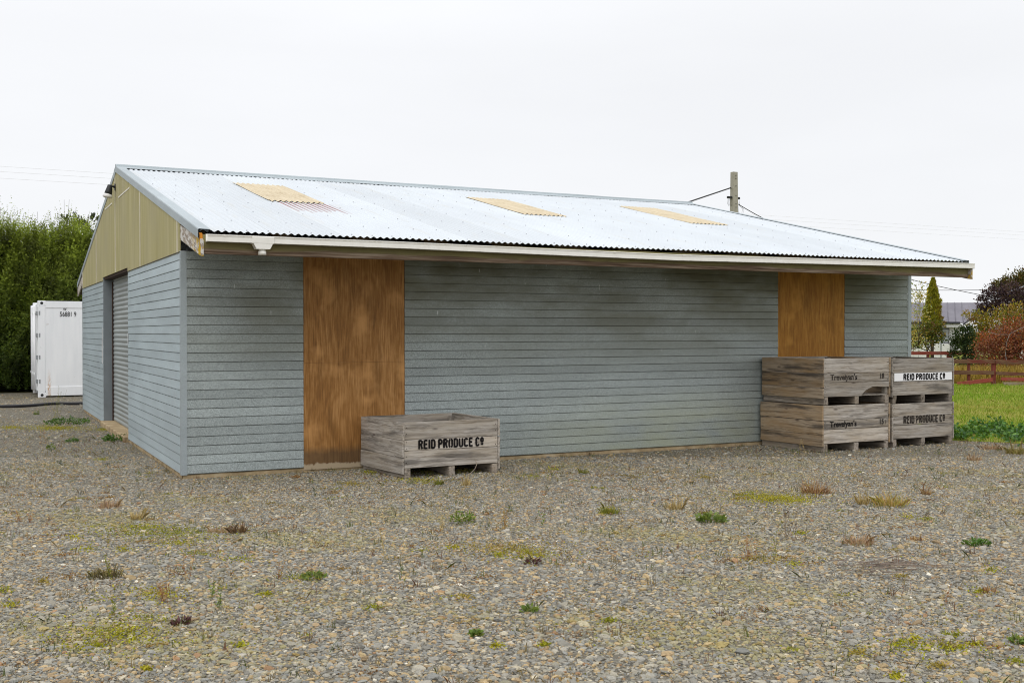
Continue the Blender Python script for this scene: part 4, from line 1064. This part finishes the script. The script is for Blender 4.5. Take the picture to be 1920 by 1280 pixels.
# ------------------------------------------------------------------ pole, cables
po = on_ground(1376, 46)
pl = thing('utility_pole', po, 'square concrete utility pole rising behind the shed roof', 'pole', None, frz+.5)
PC = plain('pole_concrete', (.36, .34, .29), .85, 0, .12, 3, .2, .2)
mb = MB(); zt = 8.40
V = [(sx*w, sy*w*.8, z) for z, w in ((-.05, .20), (zt, .118)) for sx, sy in ((-1, -1), (1, -1), (1, 1), (-1, 1))]
mb.add(V, [(0, 1, 5, 4), (1, 2, 6, 5), (2, 3, 7, 6), (3, 0, 4, 7), (4, 5, 6, 7), (3, 2, 1, 0)]); mb.build('post', PC, pl)
mb = MB()
for z in (8.25, 8.12, 7.8, 7.4, 7.05, 6.9): mb.tube([(0.01, -.128, z), (0.01, -.09, z)], .016, 8)
mb.build('bolt_holes', BLACK, pl)
MB().box((-.36, -.05, 7.27), (-.13, .05, 7.36), .01).build('insulator_bracket', BLACK, pl)
MB().box((.13, -.05, 7.26), (.30, .05, 7.35), .01).build('insulator_bracket', BLACK, pl)
mb = MB()
for x in (-.33, -.26, -.2): mb.tube([(x, 0, 7.27), (x-.03, 0, 7.05), (x+.05, 0, 6.95), (x+.03, 0, 7.25)], .006, 5)
for x in (.2, .27): mb.tube([(x, 0, 7.26), (x+.03, 0, 7.05), (x+.28, 0, 6.85), (x+.2, 0, 6.62), (x-.03, 0, 6.7), (x, 0, 7.0)], .006, 5)
mb.build('loop_wires', BLACK, pl)
CABLE = plain('black_cable', (.02, .02, .022), .6)
def catenary(a, b, sag, n=24):
    a, b = np.array(a, float), np.array(b, float)
    return [a+(b-a)*t-np.array([0, 0, 4*sag*t*(1-t)]) for t in np.linspace(0, 1, n)]
A = at(1371, 352, 46.0); B = np.array([8.3, W_+O_, 2.75])
tag(MB().tube(catenary(A, B, .0), .028, 6).build('service_cable', CABLE), 'black cable from the utility pole down to the shed roof on its left', 'cable')
A = at(1384, 383, 46.0); B = at(1905, 562, 62)
def through(dist_px):
    pts = [at(px, py, d) for px, py, d in dist_px]; out = []
    P = np.array(pts); tt = np.linspace(0, len(P)-1, 40)
    for t in tt:                                        # Catmull-Rom through the survey points
        i = min(int(t), len(P)-2); f = t-i; p0, p1, p2, p3 = P[max(i-1, 0)], P[i], P[i+1], P[min(i+2, len(P)-1)]
        out.append(.5*(2*p1+(p2-p0)*f+(2*p0-5*p1+4*p2-p3)*f*f+(3*p1-p0-3*p2+p3)*f**3))
    return out
tag(MB().tube(through([(1384, 383, 46), (1440, 414, 47.7), (1560, 471, 51.4), (1705, 523, 56), (1850, 555, 60), (1905, 562, 61.6)]), .017, 6).build('service_cable', CABLE), 'black cable sagging from the utility pole to the house at the right', 'cable')
tag(MB().tube(through([(1379, 500, 45.9), (1540, 531, 50.5), (1705, 543, 55), (1850, 543.5, 59), (1919.5, 541, 61)]), .015, 6).build('service_cable', CABLE), 'level dark cable crossing behind the conifer to the house at the right edge', 'cable')
PW_ = plain('weathered_wire', (.65, .65, .66), .6)
for k, (dz, lab) in enumerate(((0, 'topmost of three faint power lines crossing the sky'), (-.22, 'middle of three faint power lines crossing the sky'), (-.50, 'lowest of three faint power lines crossing the sky'))):
    a, b = at(0, 312, 48), at(1920, 435, 82); dlt = b-a
    p0, p1 = a-dlt*.6+np.array([0, 0, dz]), a+dlt*1.6+np.array([0, 0, dz*1.2])
    tag(MB().tube([p0+(p1-p0)*t for t in np.linspace(0, 1, 12)], .0045, 5).build('power_line', PW_), lab, 'power line', 'power lines crossing the sky')
# black pipe on the gravel at the back left
ps_ = [gp(px, py) for px, py in ((-260, 770), (-120, 767), (0, 764.5), (50, 763), (100, 759), (157, 758.5))]; ps_.append(ps_[-1]+np.array([1.6, .25, 0])); ps_ = [p_+np.array([0, 0, .03]) for p_ in ps_]
def smooth(P, n=50):
    P = np.array(P); out = []
    for t in np.linspace(0, len(P)-1, n):
        i = min(int(t), len(P)-2); f = t-i; p0, p1, p2, p3 = P[max(i-1, 0)], P[i], P[i+1], P[min(i+2, len(P)-1)]
        out.append(.5*(2*p1+(p2-p0)*f+(2*p0-5*p1+4*p2-p3)*f*f+(3*p1-p0-3*p2+p3)*f**3))
    return out
tag(MB().tube(smooth(ps_), .036, 8).build('water_pipe', plain('black_polythene', (.018, .018, .02), .45, 0, .3)), 'black plastic pipe lying across the gravel before the white container', 'pipe')

# ------------------------------------------------------------------ grass
def blades(P, H, W, C, lean=.35, tip=None):
    n = len(P); a = RNG.uniform(0, 6.283, n); side = np.stack([np.cos(a), np.sin(a), np.zeros(n)], 1)*np.asarray(W).reshape(-1, 1)*.5
    b = RNG.uniform(0, 6.283, n); ln = np.stack([np.cos(b), np.sin(b), np.zeros(n)], 1)*(np.abs(RNG.normal(0, lean, n))*H)[:, None]
    up = np.stack([np.zeros(n), np.zeros(n), H], 1)
    V = np.stack([P-side, P+side, P+up*.6+ln*.4+side*.6, P+up+ln, P+up*.6+ln*.4-side*.6], 1).reshape(-1, 3)
    F5 = np.arange(n*5).reshape(n, 5); tipc = C if tip is None else tip
    Cc = np.stack([C*.8, C*.8, C, tipc, C], 1).reshape(-1, 3)
    return V, F5, Cc
n = 90000
q = np.column_stack([RNG.uniform(10.7, 30, n), RNG.uniform(-3, 14, n)])
rel = q-CAM[:2]; dd = rel@vd; lt = rel@fd; px_ = 960+CF*lt/dd
keep = (~clear(q)) & (q[:, 0] > 11.12) & (dd < 33.2) & (px_ > 1690) & (px_ < 2250)
q = q[keep]; dd = dd[keep]; n = len(q)
nz = np.sin(q[:, 0]*.8+1)*np.cos(q[:, 1]*.9)+.6*np.sin(q[:, 0]*2.3+q[:, 1]*1.7)
band = np.exp(-((dd-22.5)/1.7)**2)
dry = np.clip(.15+.2*nz+.55*band+RNG.normal(0, .2, n), 0, 1)[:, None]
c = (1-dry)*np.array([.20, .35, .014])+dry*np.array([.44, .36, .09])
c = c*RNG.uniform(.7, 1.3, (n, 1))
H = RNG.uniform(.03, .085, n)
V, F, C = blades(np.column_stack([q, np.full(n, .002)]), H, np.full(n, .011), c, .7)
tag(np_mesh('grass', V, F, C, GRASSM), kind='stuff')
n = 9000
d_ = RNG.uniform(33.6, 43, n); px_ = RNG.uniform(1690, 2150, n)
q = CAM[None, :2]+d_[:, None]*vd+((px_-960)/CF*d_)[:, None]*fd
dry = RNG.uniform(0, 1, n)[:, None]; c = (1-dry)*np.array([.34, .22, .03])+dry*np.array([.42, .29, .07])
V, F, C = blades(np.column_stack([q, np.zeros(n)]), RNG.uniform(.3, .62, n)*np.clip((46-d_)/10, .6, 1), np.full(n, .03), c*RNG.uniform(.7, 1.2, (n, 1)), .35)
tag(np_mesh('dry_grass', V, F, C, GRASSM), kind='stuff')
# green leafy ground cover along the lawn edge
n = 3600
px_ = RNG.uniform(1785, 2150, n); py_ = 815+RNG.normal(0, 7, n)+5*np.sin(px_*.13)+6*np.sin(px_*.05)+np.where(px_ > 1925, (px_-1925)*.05, 0)
P = np.array([gp(a, b) for a, b in zip(px_, np.clip(py_, 797, 840))])
k = P[:, 0] > 11.05
P = P[k]; n = len(P)
P[:, 2] = RNG.uniform(.015, .10, n)*(1+.5*np.sin(P[:, 0]*5+P[:, 1]*3))
c = pal_pick([(.06, .145, .025), (.08, .185, .03), (.12, .235, .035), (.065, .15, .05)], n, .35)
V, F, C = leaves(P, np.column_stack([RNG.normal(0, 1, (n, 2)), RNG.uniform(.1, .7, n)]), RNG.uniform(.04, .08, n), c, .85, .3)
tag(np_mesh('ground_cover', V, F, C, LEAF), kind='stuff')

# ------------------------------------------------------------------ moss and small weeds in the gravel
PATCH = [(210, 1190, 110, 30), (290, 1115, 60, 16), (300, 1000, 130, 14), (940, 1030, 90, 16), (1000, 1040, 60, 10), (1750, 1215, 110, 18), (1450, 935, 90, 12), (560, 1085, 50, 8), (1440, 1050, 70, 10), (145, 1218, 40, 8), (182, 1212, 18, 8), (240, 1185, 38, 12), (270, 1160, 40, 8), (305, 1112, 34, 10), (235, 1032, 26, 5), (160, 1030, 30, 6), (140, 1008, 16, 6), (10, 1108, 14, 8), (80, 1092, 14, 5), (20, 1135, 24, 5),
 (270, 990, 60, 5), (330, 1020, 50, 6), (370, 1040, 50, 6), (590, 1080, 18, 6), (500, 1115, 16, 4), (450, 1212, 12, 4), (275, 1256, 8, 4), (450, 1050, 40, 6), (200, 1075, 34, 5),
 (980, 1036, 32, 9), (935, 1040, 12, 5), (850, 1028, 16, 4), (1000, 893, 22, 4), (660, 908, 40, 5), (800, 905, 14, 4), (690, 886, 16, 5), (780, 900, 40, 4), (810, 885, 60, 4), (860, 882, 40, 4),
 (1140, 958, 22, 8), (1020, 1210, 10, 3), (930, 1213, 12, 4), (1140, 1165, 14, 4), (1410, 1048, 24, 6), (1487, 1058, 14, 4), (1690, 1208, 16, 5), (1715, 1200, 14, 6), (1785, 1192, 22, 6), (1760, 1250, 20, 5), (1680, 1270, 12, 8), (1860, 1070, 18, 6), (1830, 1210, 16, 4), (1905, 1242, 16, 5), (1610, 1225, 18, 6), (1790, 1215, 30, 8),
 (1840, 1110, 20, 6), (1450, 935, 50, 8), (1400, 930, 30, 6), (1320, 895, 20, 4), (1495, 940, 28, 6), (1500, 1000, 16, 4), (1700, 970, 16, 5), (1740, 975, 16, 4), (1690, 1082, 14, 4), (105, 803, 60, 5), (200, 806, 24, 3), (20, 802, 22, 3), (700, 1140, 14, 5), (870, 1120, 20, 5), (1040, 880, 14, 4), (190, 862, 14, 3)]
def patch_pts(cx, cy, wx, wy, n):
    a = RNG.normal(0, .62, (n, 2))*RNG.uniform(.4, 1.5, (n, 1)); return np.array([gp(cx+u*wx, cy+v*wy) for u, v in a])
Ps = []; Cs = []
for i, (cx, cy, wx, wy) in enumerate(PATCH):
    q0 = gp(cx, cy); dist = float(np.linalg.norm(q0[:2]-CAM[:2])); ppm = CF/dist
    area = (wx/ppm)*(wy/ppm/ (1.63/dist)); n = int(np.clip(area*9000, 120, 2600))
    P = patch_pts(cx, cy, wx, wy, n); P = P[clear(P[:, :2])]
    mid = np.array([(.33, .32, .014), (.38, .34, .02), (.27, .27, .02), (.34, .26, .05), (.37, .34, .015)][i % 5])
    Ps.append(P); Cs.append(mid*RNG.uniform(.6, 1.35, (len(P), 1)))
pc, dc = frustum_points(330, 4.5, 13, .5); pc = pc[clear(pc)]
for q0 in pc:
    m = int(RNG.integers(14, 60)); w_ = RNG.uniform(.025, .09)
    P = np.column_stack([q0+RNG.normal(0, 1, (m, 2))*w_*np.array([1, .6]), np.zeros(m)]); P = P[clear(P[:, :2])]
    mid = np.array([(.30, .15, .04), (.26, .20, .05), (.34, .22, .07), (.30, .29, .03), (.22, .12, .05)][RNG.integers(0, 5)])
    Ps.append(P); Cs.append(mid*RNG.uniform(.6, 1.3, (len(P), 1)))
n = 42000; p, d = frustum_points(n, 4.4, 16, .6); k = clear(p); nz = np.sin(p[:, 0]*2.1+p[:, 1])*np.cos(p[:, 1]*1.7-p[:, 0]*.6)+RNG.normal(0, .5, n)
k &= nz > .45; p = p[k]
Ps.append(np.column_stack([p, np.zeros(len(p))])); Cs.append(pal_pick([(.27, .26, .03), (.28, .21, .06), (.21, .21, .03), (.30, .19, .07)], len(p)))
P = np.concatenate(Ps); C = np.concatenate(Cs); n = len(P); P[:, 2] = RNG.uniform(.003, .014, n)
V, F, C = leaves(P, np.column_stack([RNG.normal(0, 1, (n, 2)), RNG.uniform(.0, .8, n)]), RNG.uniform(.008, .020, n), C, .6, .2)
tag(np_mesh('moss', V, F, C, GRASSM), kind='stuff')
# specks of tiny weeds everywhere: thin sprigs
n = 1500; p, d = frustum_points(n, 4.6, 17, .6); k = clear(p); p = p[k]; n = len(p)
Pb = np.repeat(np.column_stack([p, np.zeros(n)]), 7, 0)+np.column_stack([RNG.normal(0, .022, (n*7, 2)), np.zeros(n*7)])
c = np.repeat(pal_pick([(.14, .16, .03), (.26, .19, .08), (.20, .10, .06), (.10, .13, .03), (.30, .24, .12)], n), 7, 0)
V, F, C = blades(Pb, RNG.uniform(.02, .075, n*7), np.full(n*7, .0045), c, .6)
tag(np_mesh('small_weeds', V, F, C, GRASSM), kind='stuff')

STRAW = [(.40, .30, .13), (.46, .36, .18), (.32, .23, .09)]; RUST = [(.30, .15, .07), (.38, .24, .11), (.24, .13, .07), (.40, .30, .15)]; PINK = [(.38, .26, .17), (.32, .19, .11), (.42, .31, .20)]
GREEN = [(.10, .15, .03), (.13, .18, .035), (.16, .19, .04)]; DKGR = [(.05, .115, .02), (.07, .14, .025), (.10, .16, .03)]; YG = [(.18, .19, .025), (.22, .20, .03), (.14, .16, .02)]; MIXG = [(.22, .20, .03), (.34, .20, .08), (.18, .17, .03), (.38, .24, .12)]
MARO = [(.08, .035, .04), (.11, .045, .05), (.10, .08, .04)]; BRN = [(.17, .105, .06), (.24, .15, .08), (.12, .075, .045)]; SPR = [(.17, .16, .05), (.24, .19, .08), (.20, .11, .07)]
WEEDS = [  # px, py of the foot, width px, height px, form, palette, label
 (203, 951, 44, 17, 'tuft', PINK, 'dry pinkish grass tuft in the gravel left of the shed corner'),
 (256, 973, 26, 22, 'tuft', STRAW, 'small pale straw tuft just right of the pinkish tuft near the shed corner'),
 (446, 998, 36, 22, 'tuft', BRN, 'dark reddish brown tuft in front of the left shed wall'),
 (412, 998, 44, 12, 'tuft', PINK, 'low faded tuft touching the left of the dark brown tuft'),
 (197, 1082, 64, 22, 'tuft', [(.12, .11, .04), (.16, .13, .05), (.10, .075, .04)], 'wide olive brown tuft in the left foreground'),
 (208, 1088, 10, 34, 'sprig', YG, 'tall thin green sprig growing out of the wide olive tuft'),
 (867, 980, 38, 24, 'rosette', GREEN, 'bright green leafy weed in front of the lone bin'),
 (1524, 925, 44, 30, 'tuft', RUST, 'rusty red tuft in front of the stacked bins, left of the big orange tuft'),
 (1549, 925, 30, 14, 'tuft', PINK, 'low reddish tuft joined to the right of the rusty red tuft'),
 (1668, 948, 62, 30, 'tuft', [(.34, .30, .05), (.46, .30, .11), (.30, .27, .05), (.50, .34, .15)], 'largest orange and green grass tuft, right foreground'),
 (1618, 945, 28, 24, 'tuft', STRAW, 'straw tuft beside the left of the largest orange tuft'),
 (1265, 954, 32, 22, 'tuft', STRAW, 'round golden straw tuft in the middle of the yard'),
 (1140, 962, 38, 18, 'tuft', YG, 'yellow green tuft left of the golden straw tuft'),
 (822, 909, 15, 16, 'tuft', YG, 'small yellow tuft at the middle foot of the lone bin'),
 (874, 910, 17, 18, 'tuft', STRAW, 'small straw tuft before the right half of the lone bin'),
 (1094, 887, 16, 13, 'tuft', YG, 'small yellow green tuft near the middle of the shed wall'),
 (1147, 847, 14, 16, 'tuft', BRN, 'dry brown weed against the foot of the shed wall, the taller of two'),
 (1102, 852, 16, 11, 'tuft', BRN, 'dry brown weed against the foot of the shed wall, the lower of two'),
 (1505, 854, 12, 24, 'sprig', STRAW, 'dry orange stalk at the side of the bottom bin of the stack'),
 (1825, 863, 28, 14, 'tuft', PINK, 'brownish tuft before the bins at the shed corner, near the lawn'),
 (1903, 850, 36, 24, 'tuft', [(.22, .20, .05), (.30, .23, .09)], 'shaggy straw and green clump at the lawn edge on the right'),
 (1862, 842, 40, 12, 'tuft', PINK, 'low dry tuft along the lawn edge left of the shaggy clump'),
 (1415, 1050, 34, 34, 'sprigs', RUST, 'reddish upright weed in the right of the yard'),
 (1448, 1048, 16, 52, 'sprig', YG, 'tall yellow green sprig beside the reddish upright weed'),
 (1477, 1012, 46, 46, 'twigs', BRN, 'bare twiggy weed behind the tall yellow green sprig'),
 (1608, 1020, 60, 22, 'tuft', PINK, 'wide pale pinkish tuft in the right of the yard'),
 (1333, 978, 46, 15, 'rosette', GREEN, 'flat green weed patch in the yard below the golden straw tuft'),
 (1832, 1022, 44, 11, 'rosette', DKGR, 'dark green flat rosette at the right of the yard'),
 (1716, 1013, 30, 13, 'tuft', RUST, 'small reddish tuft right of the pale pinkish tuft'),
 (1736, 927, 16, 20, 'tuft', RUST, 'small orange red tuft right of the largest orange tuft'),
 (126, 795, 66, 13, 'rosette', DKGR, 'long dark green clover patch by the left side wall'),
 (221, 826, 44, 13, 'rosette', DKGR, 'dark green clover clump at the roller door sill'),
 (135, 829, 18, 8, 'rosette', DKGR, 'small dark green weed left of the roller door clover'),
 (68, 777, 10, 9, 'tuft', GREEN, 'little green tuft just below the black pipe'),
 (107, 783, 14, 40, 'sprigs', YG, 'tall yellow flowering sprigs across the black pipe'),
 (86, 768, 9, 16, 'sprig', YG, 'short green sprig poking up over the black pipe'),
 (83, 832, 9, 20, 'sprig', RUST, 'short red sprig in the gravel left of the shed side wall'),
 (95, 842, 12, 9, 'rosette', GREEN, 'little green weed under the short red sprig'),
 (350, 1088, 16, 42, 'sprig', RUST, 'tall red sprig in the left foreground, right of the wide olive tuft'),
 (396, 1120, 10, 24, 'sprig', GREEN, 'green sprig in the left foreground, right of the tall red sprig'),
 (412, 1142, 10, 32, 'sprig', GREEN, 'green sprig nearest the bottom, beside a dark stone'),
 (524, 1084, 10, 22, 'sprig', RUST, 'short red sprig left of the green clump in the left foreground'),
 (588, 1085, 34, 12, 'rosette', GREEN, 'low green clump in the foreground below the left shed wall'),
 (310, 1128, 20, 28, 'sprigs', RUST, 'orange and green sprigs on the mossy patch, lower left'),
 (217, 1152, 10, 24, 'sprig', YG, 'yellow green sprig on the lower left above the moss patch'),
 (36, 981, 8, 18, 'sprig', RUST, 'leftmost small red sprig in the gravel'),
 (60, 980, 8, 18, 'sprig', RUST, 'small red sprig second from the left edge'),
 (992, 1147, 22, 10, 'rosette', GREEN, 'bright green rosette in the centre foreground'),
 (892, 1192, 13, 8, 'rosette', GREEN, 'small green rosette left of and below the centre rosette'),
 (1907, 1206, 18, 12, 'rosette', GREEN, 'light green rosette at the right edge of the foreground'),
 (722, 1050, 12, 44, 'sprig', STRAW, 'tall pale dry sprig left of the centre'),
 (827, 1004, 14, 26, 'sprig', STRAW, 'pale straw sprig just left of the bright green leafy weed'),
 (947, 994, 22, 30, 'sprigs', [(.32, .19, .07), (.24, .17, .06)], 'orange dry sprigs right of the bright green leafy weed'),
 (1020, 984, 14, 20, 'sprig', GREEN, 'green sprig right of the orange dry sprigs'),
 (998, 1058, 22, 13, 'rosette', MARO, 'dark maroon weed near the centre of the yard'),
 (340, 1170, 30, 7, 'rosette', MARO, 'flat maroon weed in the lower left foreground'),
 (1854, 1110, 32, 12, 'tuft', RUST, 'reddish low tuft near the right edge of the foreground'),
 (1770, 1130, 10, 24, 'sprig', RUST, 'short red sprig in the right foreground'),
]
def weed(px, py, w, h, form, pal, label):
    b = gp(px, py); dist = float((b-CAM)@FW); s = dist/CF; W, H = w*s*1.25, h*s*1.45
    pal = np.array(pal)*1.35; Vs = []
    name = {'tuft': 'grass_tuft', 'rosette': 'leafy_weed', 'sprig': 'weed_sprig', 'sprigs': 'weed_sprig', 'twigs': 'twiggy_weed'}[form]
    if form == 'tuft':
        n = int(np.clip(W*800, 100, 420)); a = RNG.uniform(0, 6.283, n); r = np.sqrt(RNG.uniform(0, 1, n))
        P = np.column_stack([np.cos(a)*r*W*.36+RNG.normal(0, W*.08, n), np.sin(a)*r*W*.30+RNG.normal(0, W*.08, n), np.zeros(n)])
        hh = H*RNG.uniform(.22, 1.12, n)*(1-.5*r**2)*(.75+.35*np.sin(a*2+r*4))
        c = pal[RNG.integers(0, len(pal), n)]*RNG.uniform(.7, 1.25, (n, 1)); tip = np.clip(c*1.15+np.array([.05, .03, .01]), 0, 1)
        V, F, C = blades(P, hh, np.full(n, .0062), c, .45, tip)
        V = V.reshape(-1, 5, 3); out = np.column_stack([np.cos(a), np.sin(a), np.zeros(n)])*(r*hh*RNG.uniform(.2, 1.0, n))[:, None]
        V[:, 3] += out; V[:, 2] += out*.35; V[:, 4] += out*.35; V[:, 3, 2] -= .25*hh*r; V = V.reshape(-1, 3)
    elif form == 'rosette':
        n = int(np.clip(W*650, 70, 380)); a = RNG.uniform(0, 6.283, n); r = np.sqrt(RNG.uniform(0, 1, n))
        P = np.column_stack([np.cos(a)*r*W*.46, np.sin(a)*r*W*.34, RNG.uniform(0, .75, n)*H*(1-.5*r)])
        c = pal[RNG.integers(0, len(pal), n)]*RNG.uniform(.6, 1.3, (n, 1))
        V, F, C = leaves(P, np.column_stack([np.cos(a), np.sin(a), RNG.uniform(.2, 1.2, n)]), RNG.uniform(.02, .042, n)*(1+.4*(W > .25)), c, .5, .35)
    else:
        ns = {'sprig': 2, 'sprigs': 6, 'twigs': 12}[form]; P = []; D = []; Q = []; HH = []
        Vl = []; Fl = []; Cl = []
        for k in range(ns):
            x, y = RNG.normal(0, W*.22), RNG.normal(0, W*.22); hh = H*RNG.uniform(.7, 1.05); lx, ly = RNG.normal(0, .18, 2)*hh*(2.2 if form == 'twigs' else 1)
            m = 14 if form != 'twigs' else 9
            for j in range(m):
                f = (j+.6)/m; P.append((x+lx*f*f, y+ly*f*f, hh*f)); a = RNG.uniform(0, 6.28); D.append((math.cos(a), math.sin(a), .6))
            Q.append((x, y, 0)); HH.append((lx, ly, hh))
        n = len(P); c = pal[RNG.integers(0, len(pal), n)]*RNG.uniform(.7, 1.25, (n, 1))
        V1, F1, C1 = leaves(np.array(P), np.array(D), RNG.uniform(.014, .034, n)*(1.2 if form == 'twigs' else 1), c, .32 if form != 'twigs' else .08, .3)
        # stems as thin crossed strips
        V2 = []; C2 = []
        for (x, y, z), (lx, ly, hh) in zip(Q, HH):
            for (ux, uy) in ((.0016, 0), (0, .0016)):
                V2 += [(x-ux, y-uy, 0), (x+ux, y+uy, 0), (x+lx+ux*.5, y+ly+uy*.5, hh), (x+lx-ux*.5, y+ly-uy*.5, hh)]; C2 += [pal[0]*.8]*4
        V = np.concatenate([V1, np.array(V2)]); F = np.arange(len(V)).reshape(-1, 4); C = np.concatenate([C1, np.array(C2)])
    o = np_mesh(name, V, F, np.clip(C, 0, 1), GRASSM if form != 'rosette' else LEAF); o.location = [float(q) for q in b]
    tag(o, label, 'weed')
for wd in WEEDS: weed(*wd)
# flattened dry twigs
mb = MB(); b0 = gp(1640, 1070)
for i in range(40):
    px0, py0 = 1630+RNG.normal(0, 46), 1066+RNG.normal(0, 8); a = gp(px0, py0)-b0; ang = RNG.normal(-.05, .35); l = RNG.uniform(.12, .38)
    e = a+np.array([fd[0]*math.cos(ang)-vd[0]*math.sin(ang), fd[1]*math.cos(ang)-vd[1]*math.sin(ang), 0])*l
    a[2] = RNG.uniform(.012, .03); e[2] = RNG.uniform(.012, .04); mid = (a+e)/2+RNG.normal(0, .012, 3); mid[2] = abs(mid[2])
    mb.tube([a, mid, e], [.0024, .0022, .0012], 4)
o = mb.build('dry_twigs', plain('dry_twig', (.22, .17, .135), .85, 0, .3)); o.location = [float(q) for q in b0]
tag(o, 'flattened heap of dry brown twigs in the right foreground', 'twigs')

# ------------------------------------------------------------------ sky, sun, camera
w = bpy.data.worlds.new('World'); sc.world = w; w.use_nodes = True; nt = w.node_tree; nt.nodes.clear()
SUN_EL, SUN_AZ = R(52), R(215)       # azimuth clockwise from north (+Y)
sky = nt.nodes.new('ShaderNodeTexSky'); sky.sky_type = 'NISHITA'; sky.sun_disc = False; sky.sun_elevation = SUN_EL; sky.sun_rotation = SUN_AZ
tc = nt.nodes.new('ShaderNodeTexCoord'); sp = nt.nodes.new('ShaderNodeSeparateXYZ'); nt.links.new(tc.outputs['Generated'], sp.inputs[0])
mr = nt.nodes.new('ShaderNodeMapRange'); nt.links.new(sp.outputs['Z'], mr.inputs[0]); mr.inputs[1].default_value = .25; mr.inputs[2].default_value = 1; mr.inputs[3].default_value = 8.65; mr.inputs[4].default_value = 15.5
mp = nt.nodes.new('ShaderNodeMapping'); mp.inputs['Scale'].default_value = (1, 1, 3.5); nt.links.new(tc.outputs['Generated'], mp.inputs[0])
no = nt.nodes.new('ShaderNodeTexNoise'); no.inputs['Scale'].default_value = 2.2; no.inputs['Detail'].default_value = 5; nt.links.new(mp.outputs[0], no.inputs['Vector'])
m2 = nt.nodes.new('ShaderNodeMapRange'); nt.links.new(no.outputs[0], m2.inputs[0]); m2.inputs[1].default_value = .3; m2.inputs[2].default_value = .7; m2.inputs[3].default_value = .965; m2.inputs[4].default_value = 1.03
mu = nt.nodes.new('ShaderNodeMath'); mu.operation = 'MULTIPLY'; nt.links.new(mr.outputs[0], mu.inputs[0]); nt.links.new(m2.outputs[0], mu.inputs[1])
vm = nt.nodes.new('ShaderNodeVectorMath'); vm.operation = 'SCALE'; vm.inputs[0].default_value = (.985, .995, 1.02); nt.links.new(mu.outputs[0], vm.inputs['Scale'])
mx = nt.nodes.new('ShaderNodeMix'); mx.data_type = 'RGBA'; mx.inputs[0].default_value = .96
nt.links.new(sky.outputs[0], mx.inputs[6]); nt.links.new(vm.outputs[0], mx.inputs[7])
bg = nt.nodes.new('ShaderNodeBackground'); bg.inputs[1].default_value = .1; nt.links.new(mx.outputs[2], bg.inputs[0])
ow = nt.nodes.new('ShaderNodeOutputWorld'); nt.links.new(bg.outputs[0], ow.inputs[0])
sd = bpy.data.lights.new('sun', 'SUN'); sd.energy = .6; sd.angle = R(25); sd.color = (1, .96, .9)
so = bpy.data.objects.new('sun', sd); col.objects.link(so)
dirv = Vector((math.sin(SUN_AZ)*math.cos(SUN_EL), math.cos(SUN_AZ)*math.cos(SUN_EL), math.sin(SUN_EL)))
so.rotation_euler = dirv.to_track_quat('Z', 'Y').to_euler()
cd = bpy.data.cameras.new('camera'); cd.sensor_width = 36; cd.lens = CF/1920*36; cd.clip_end = 3000; cd.clip_start = .1
co = bpy.data.objects.new('camera', cd); col.objects.link(co)
co.matrix_world = Matrix(((RT[0], UP[0], -FW[0], CAM[0]), (RT[1], UP[1], -FW[1], CAM[1]), (RT[2], UP[2], -FW[2], CAM[2]), (0, 0, 0, 1)))
sc.camera = co
sc.cycles.pixel_filter_type = 'BLACKMAN_HARRIS'; sc.cycles.filter_width = 1.05
vs = sc.view_settings; vs.view_transform = 'Standard'; vs.look = 'None'; vs.exposure = .16; vs.gamma = 1
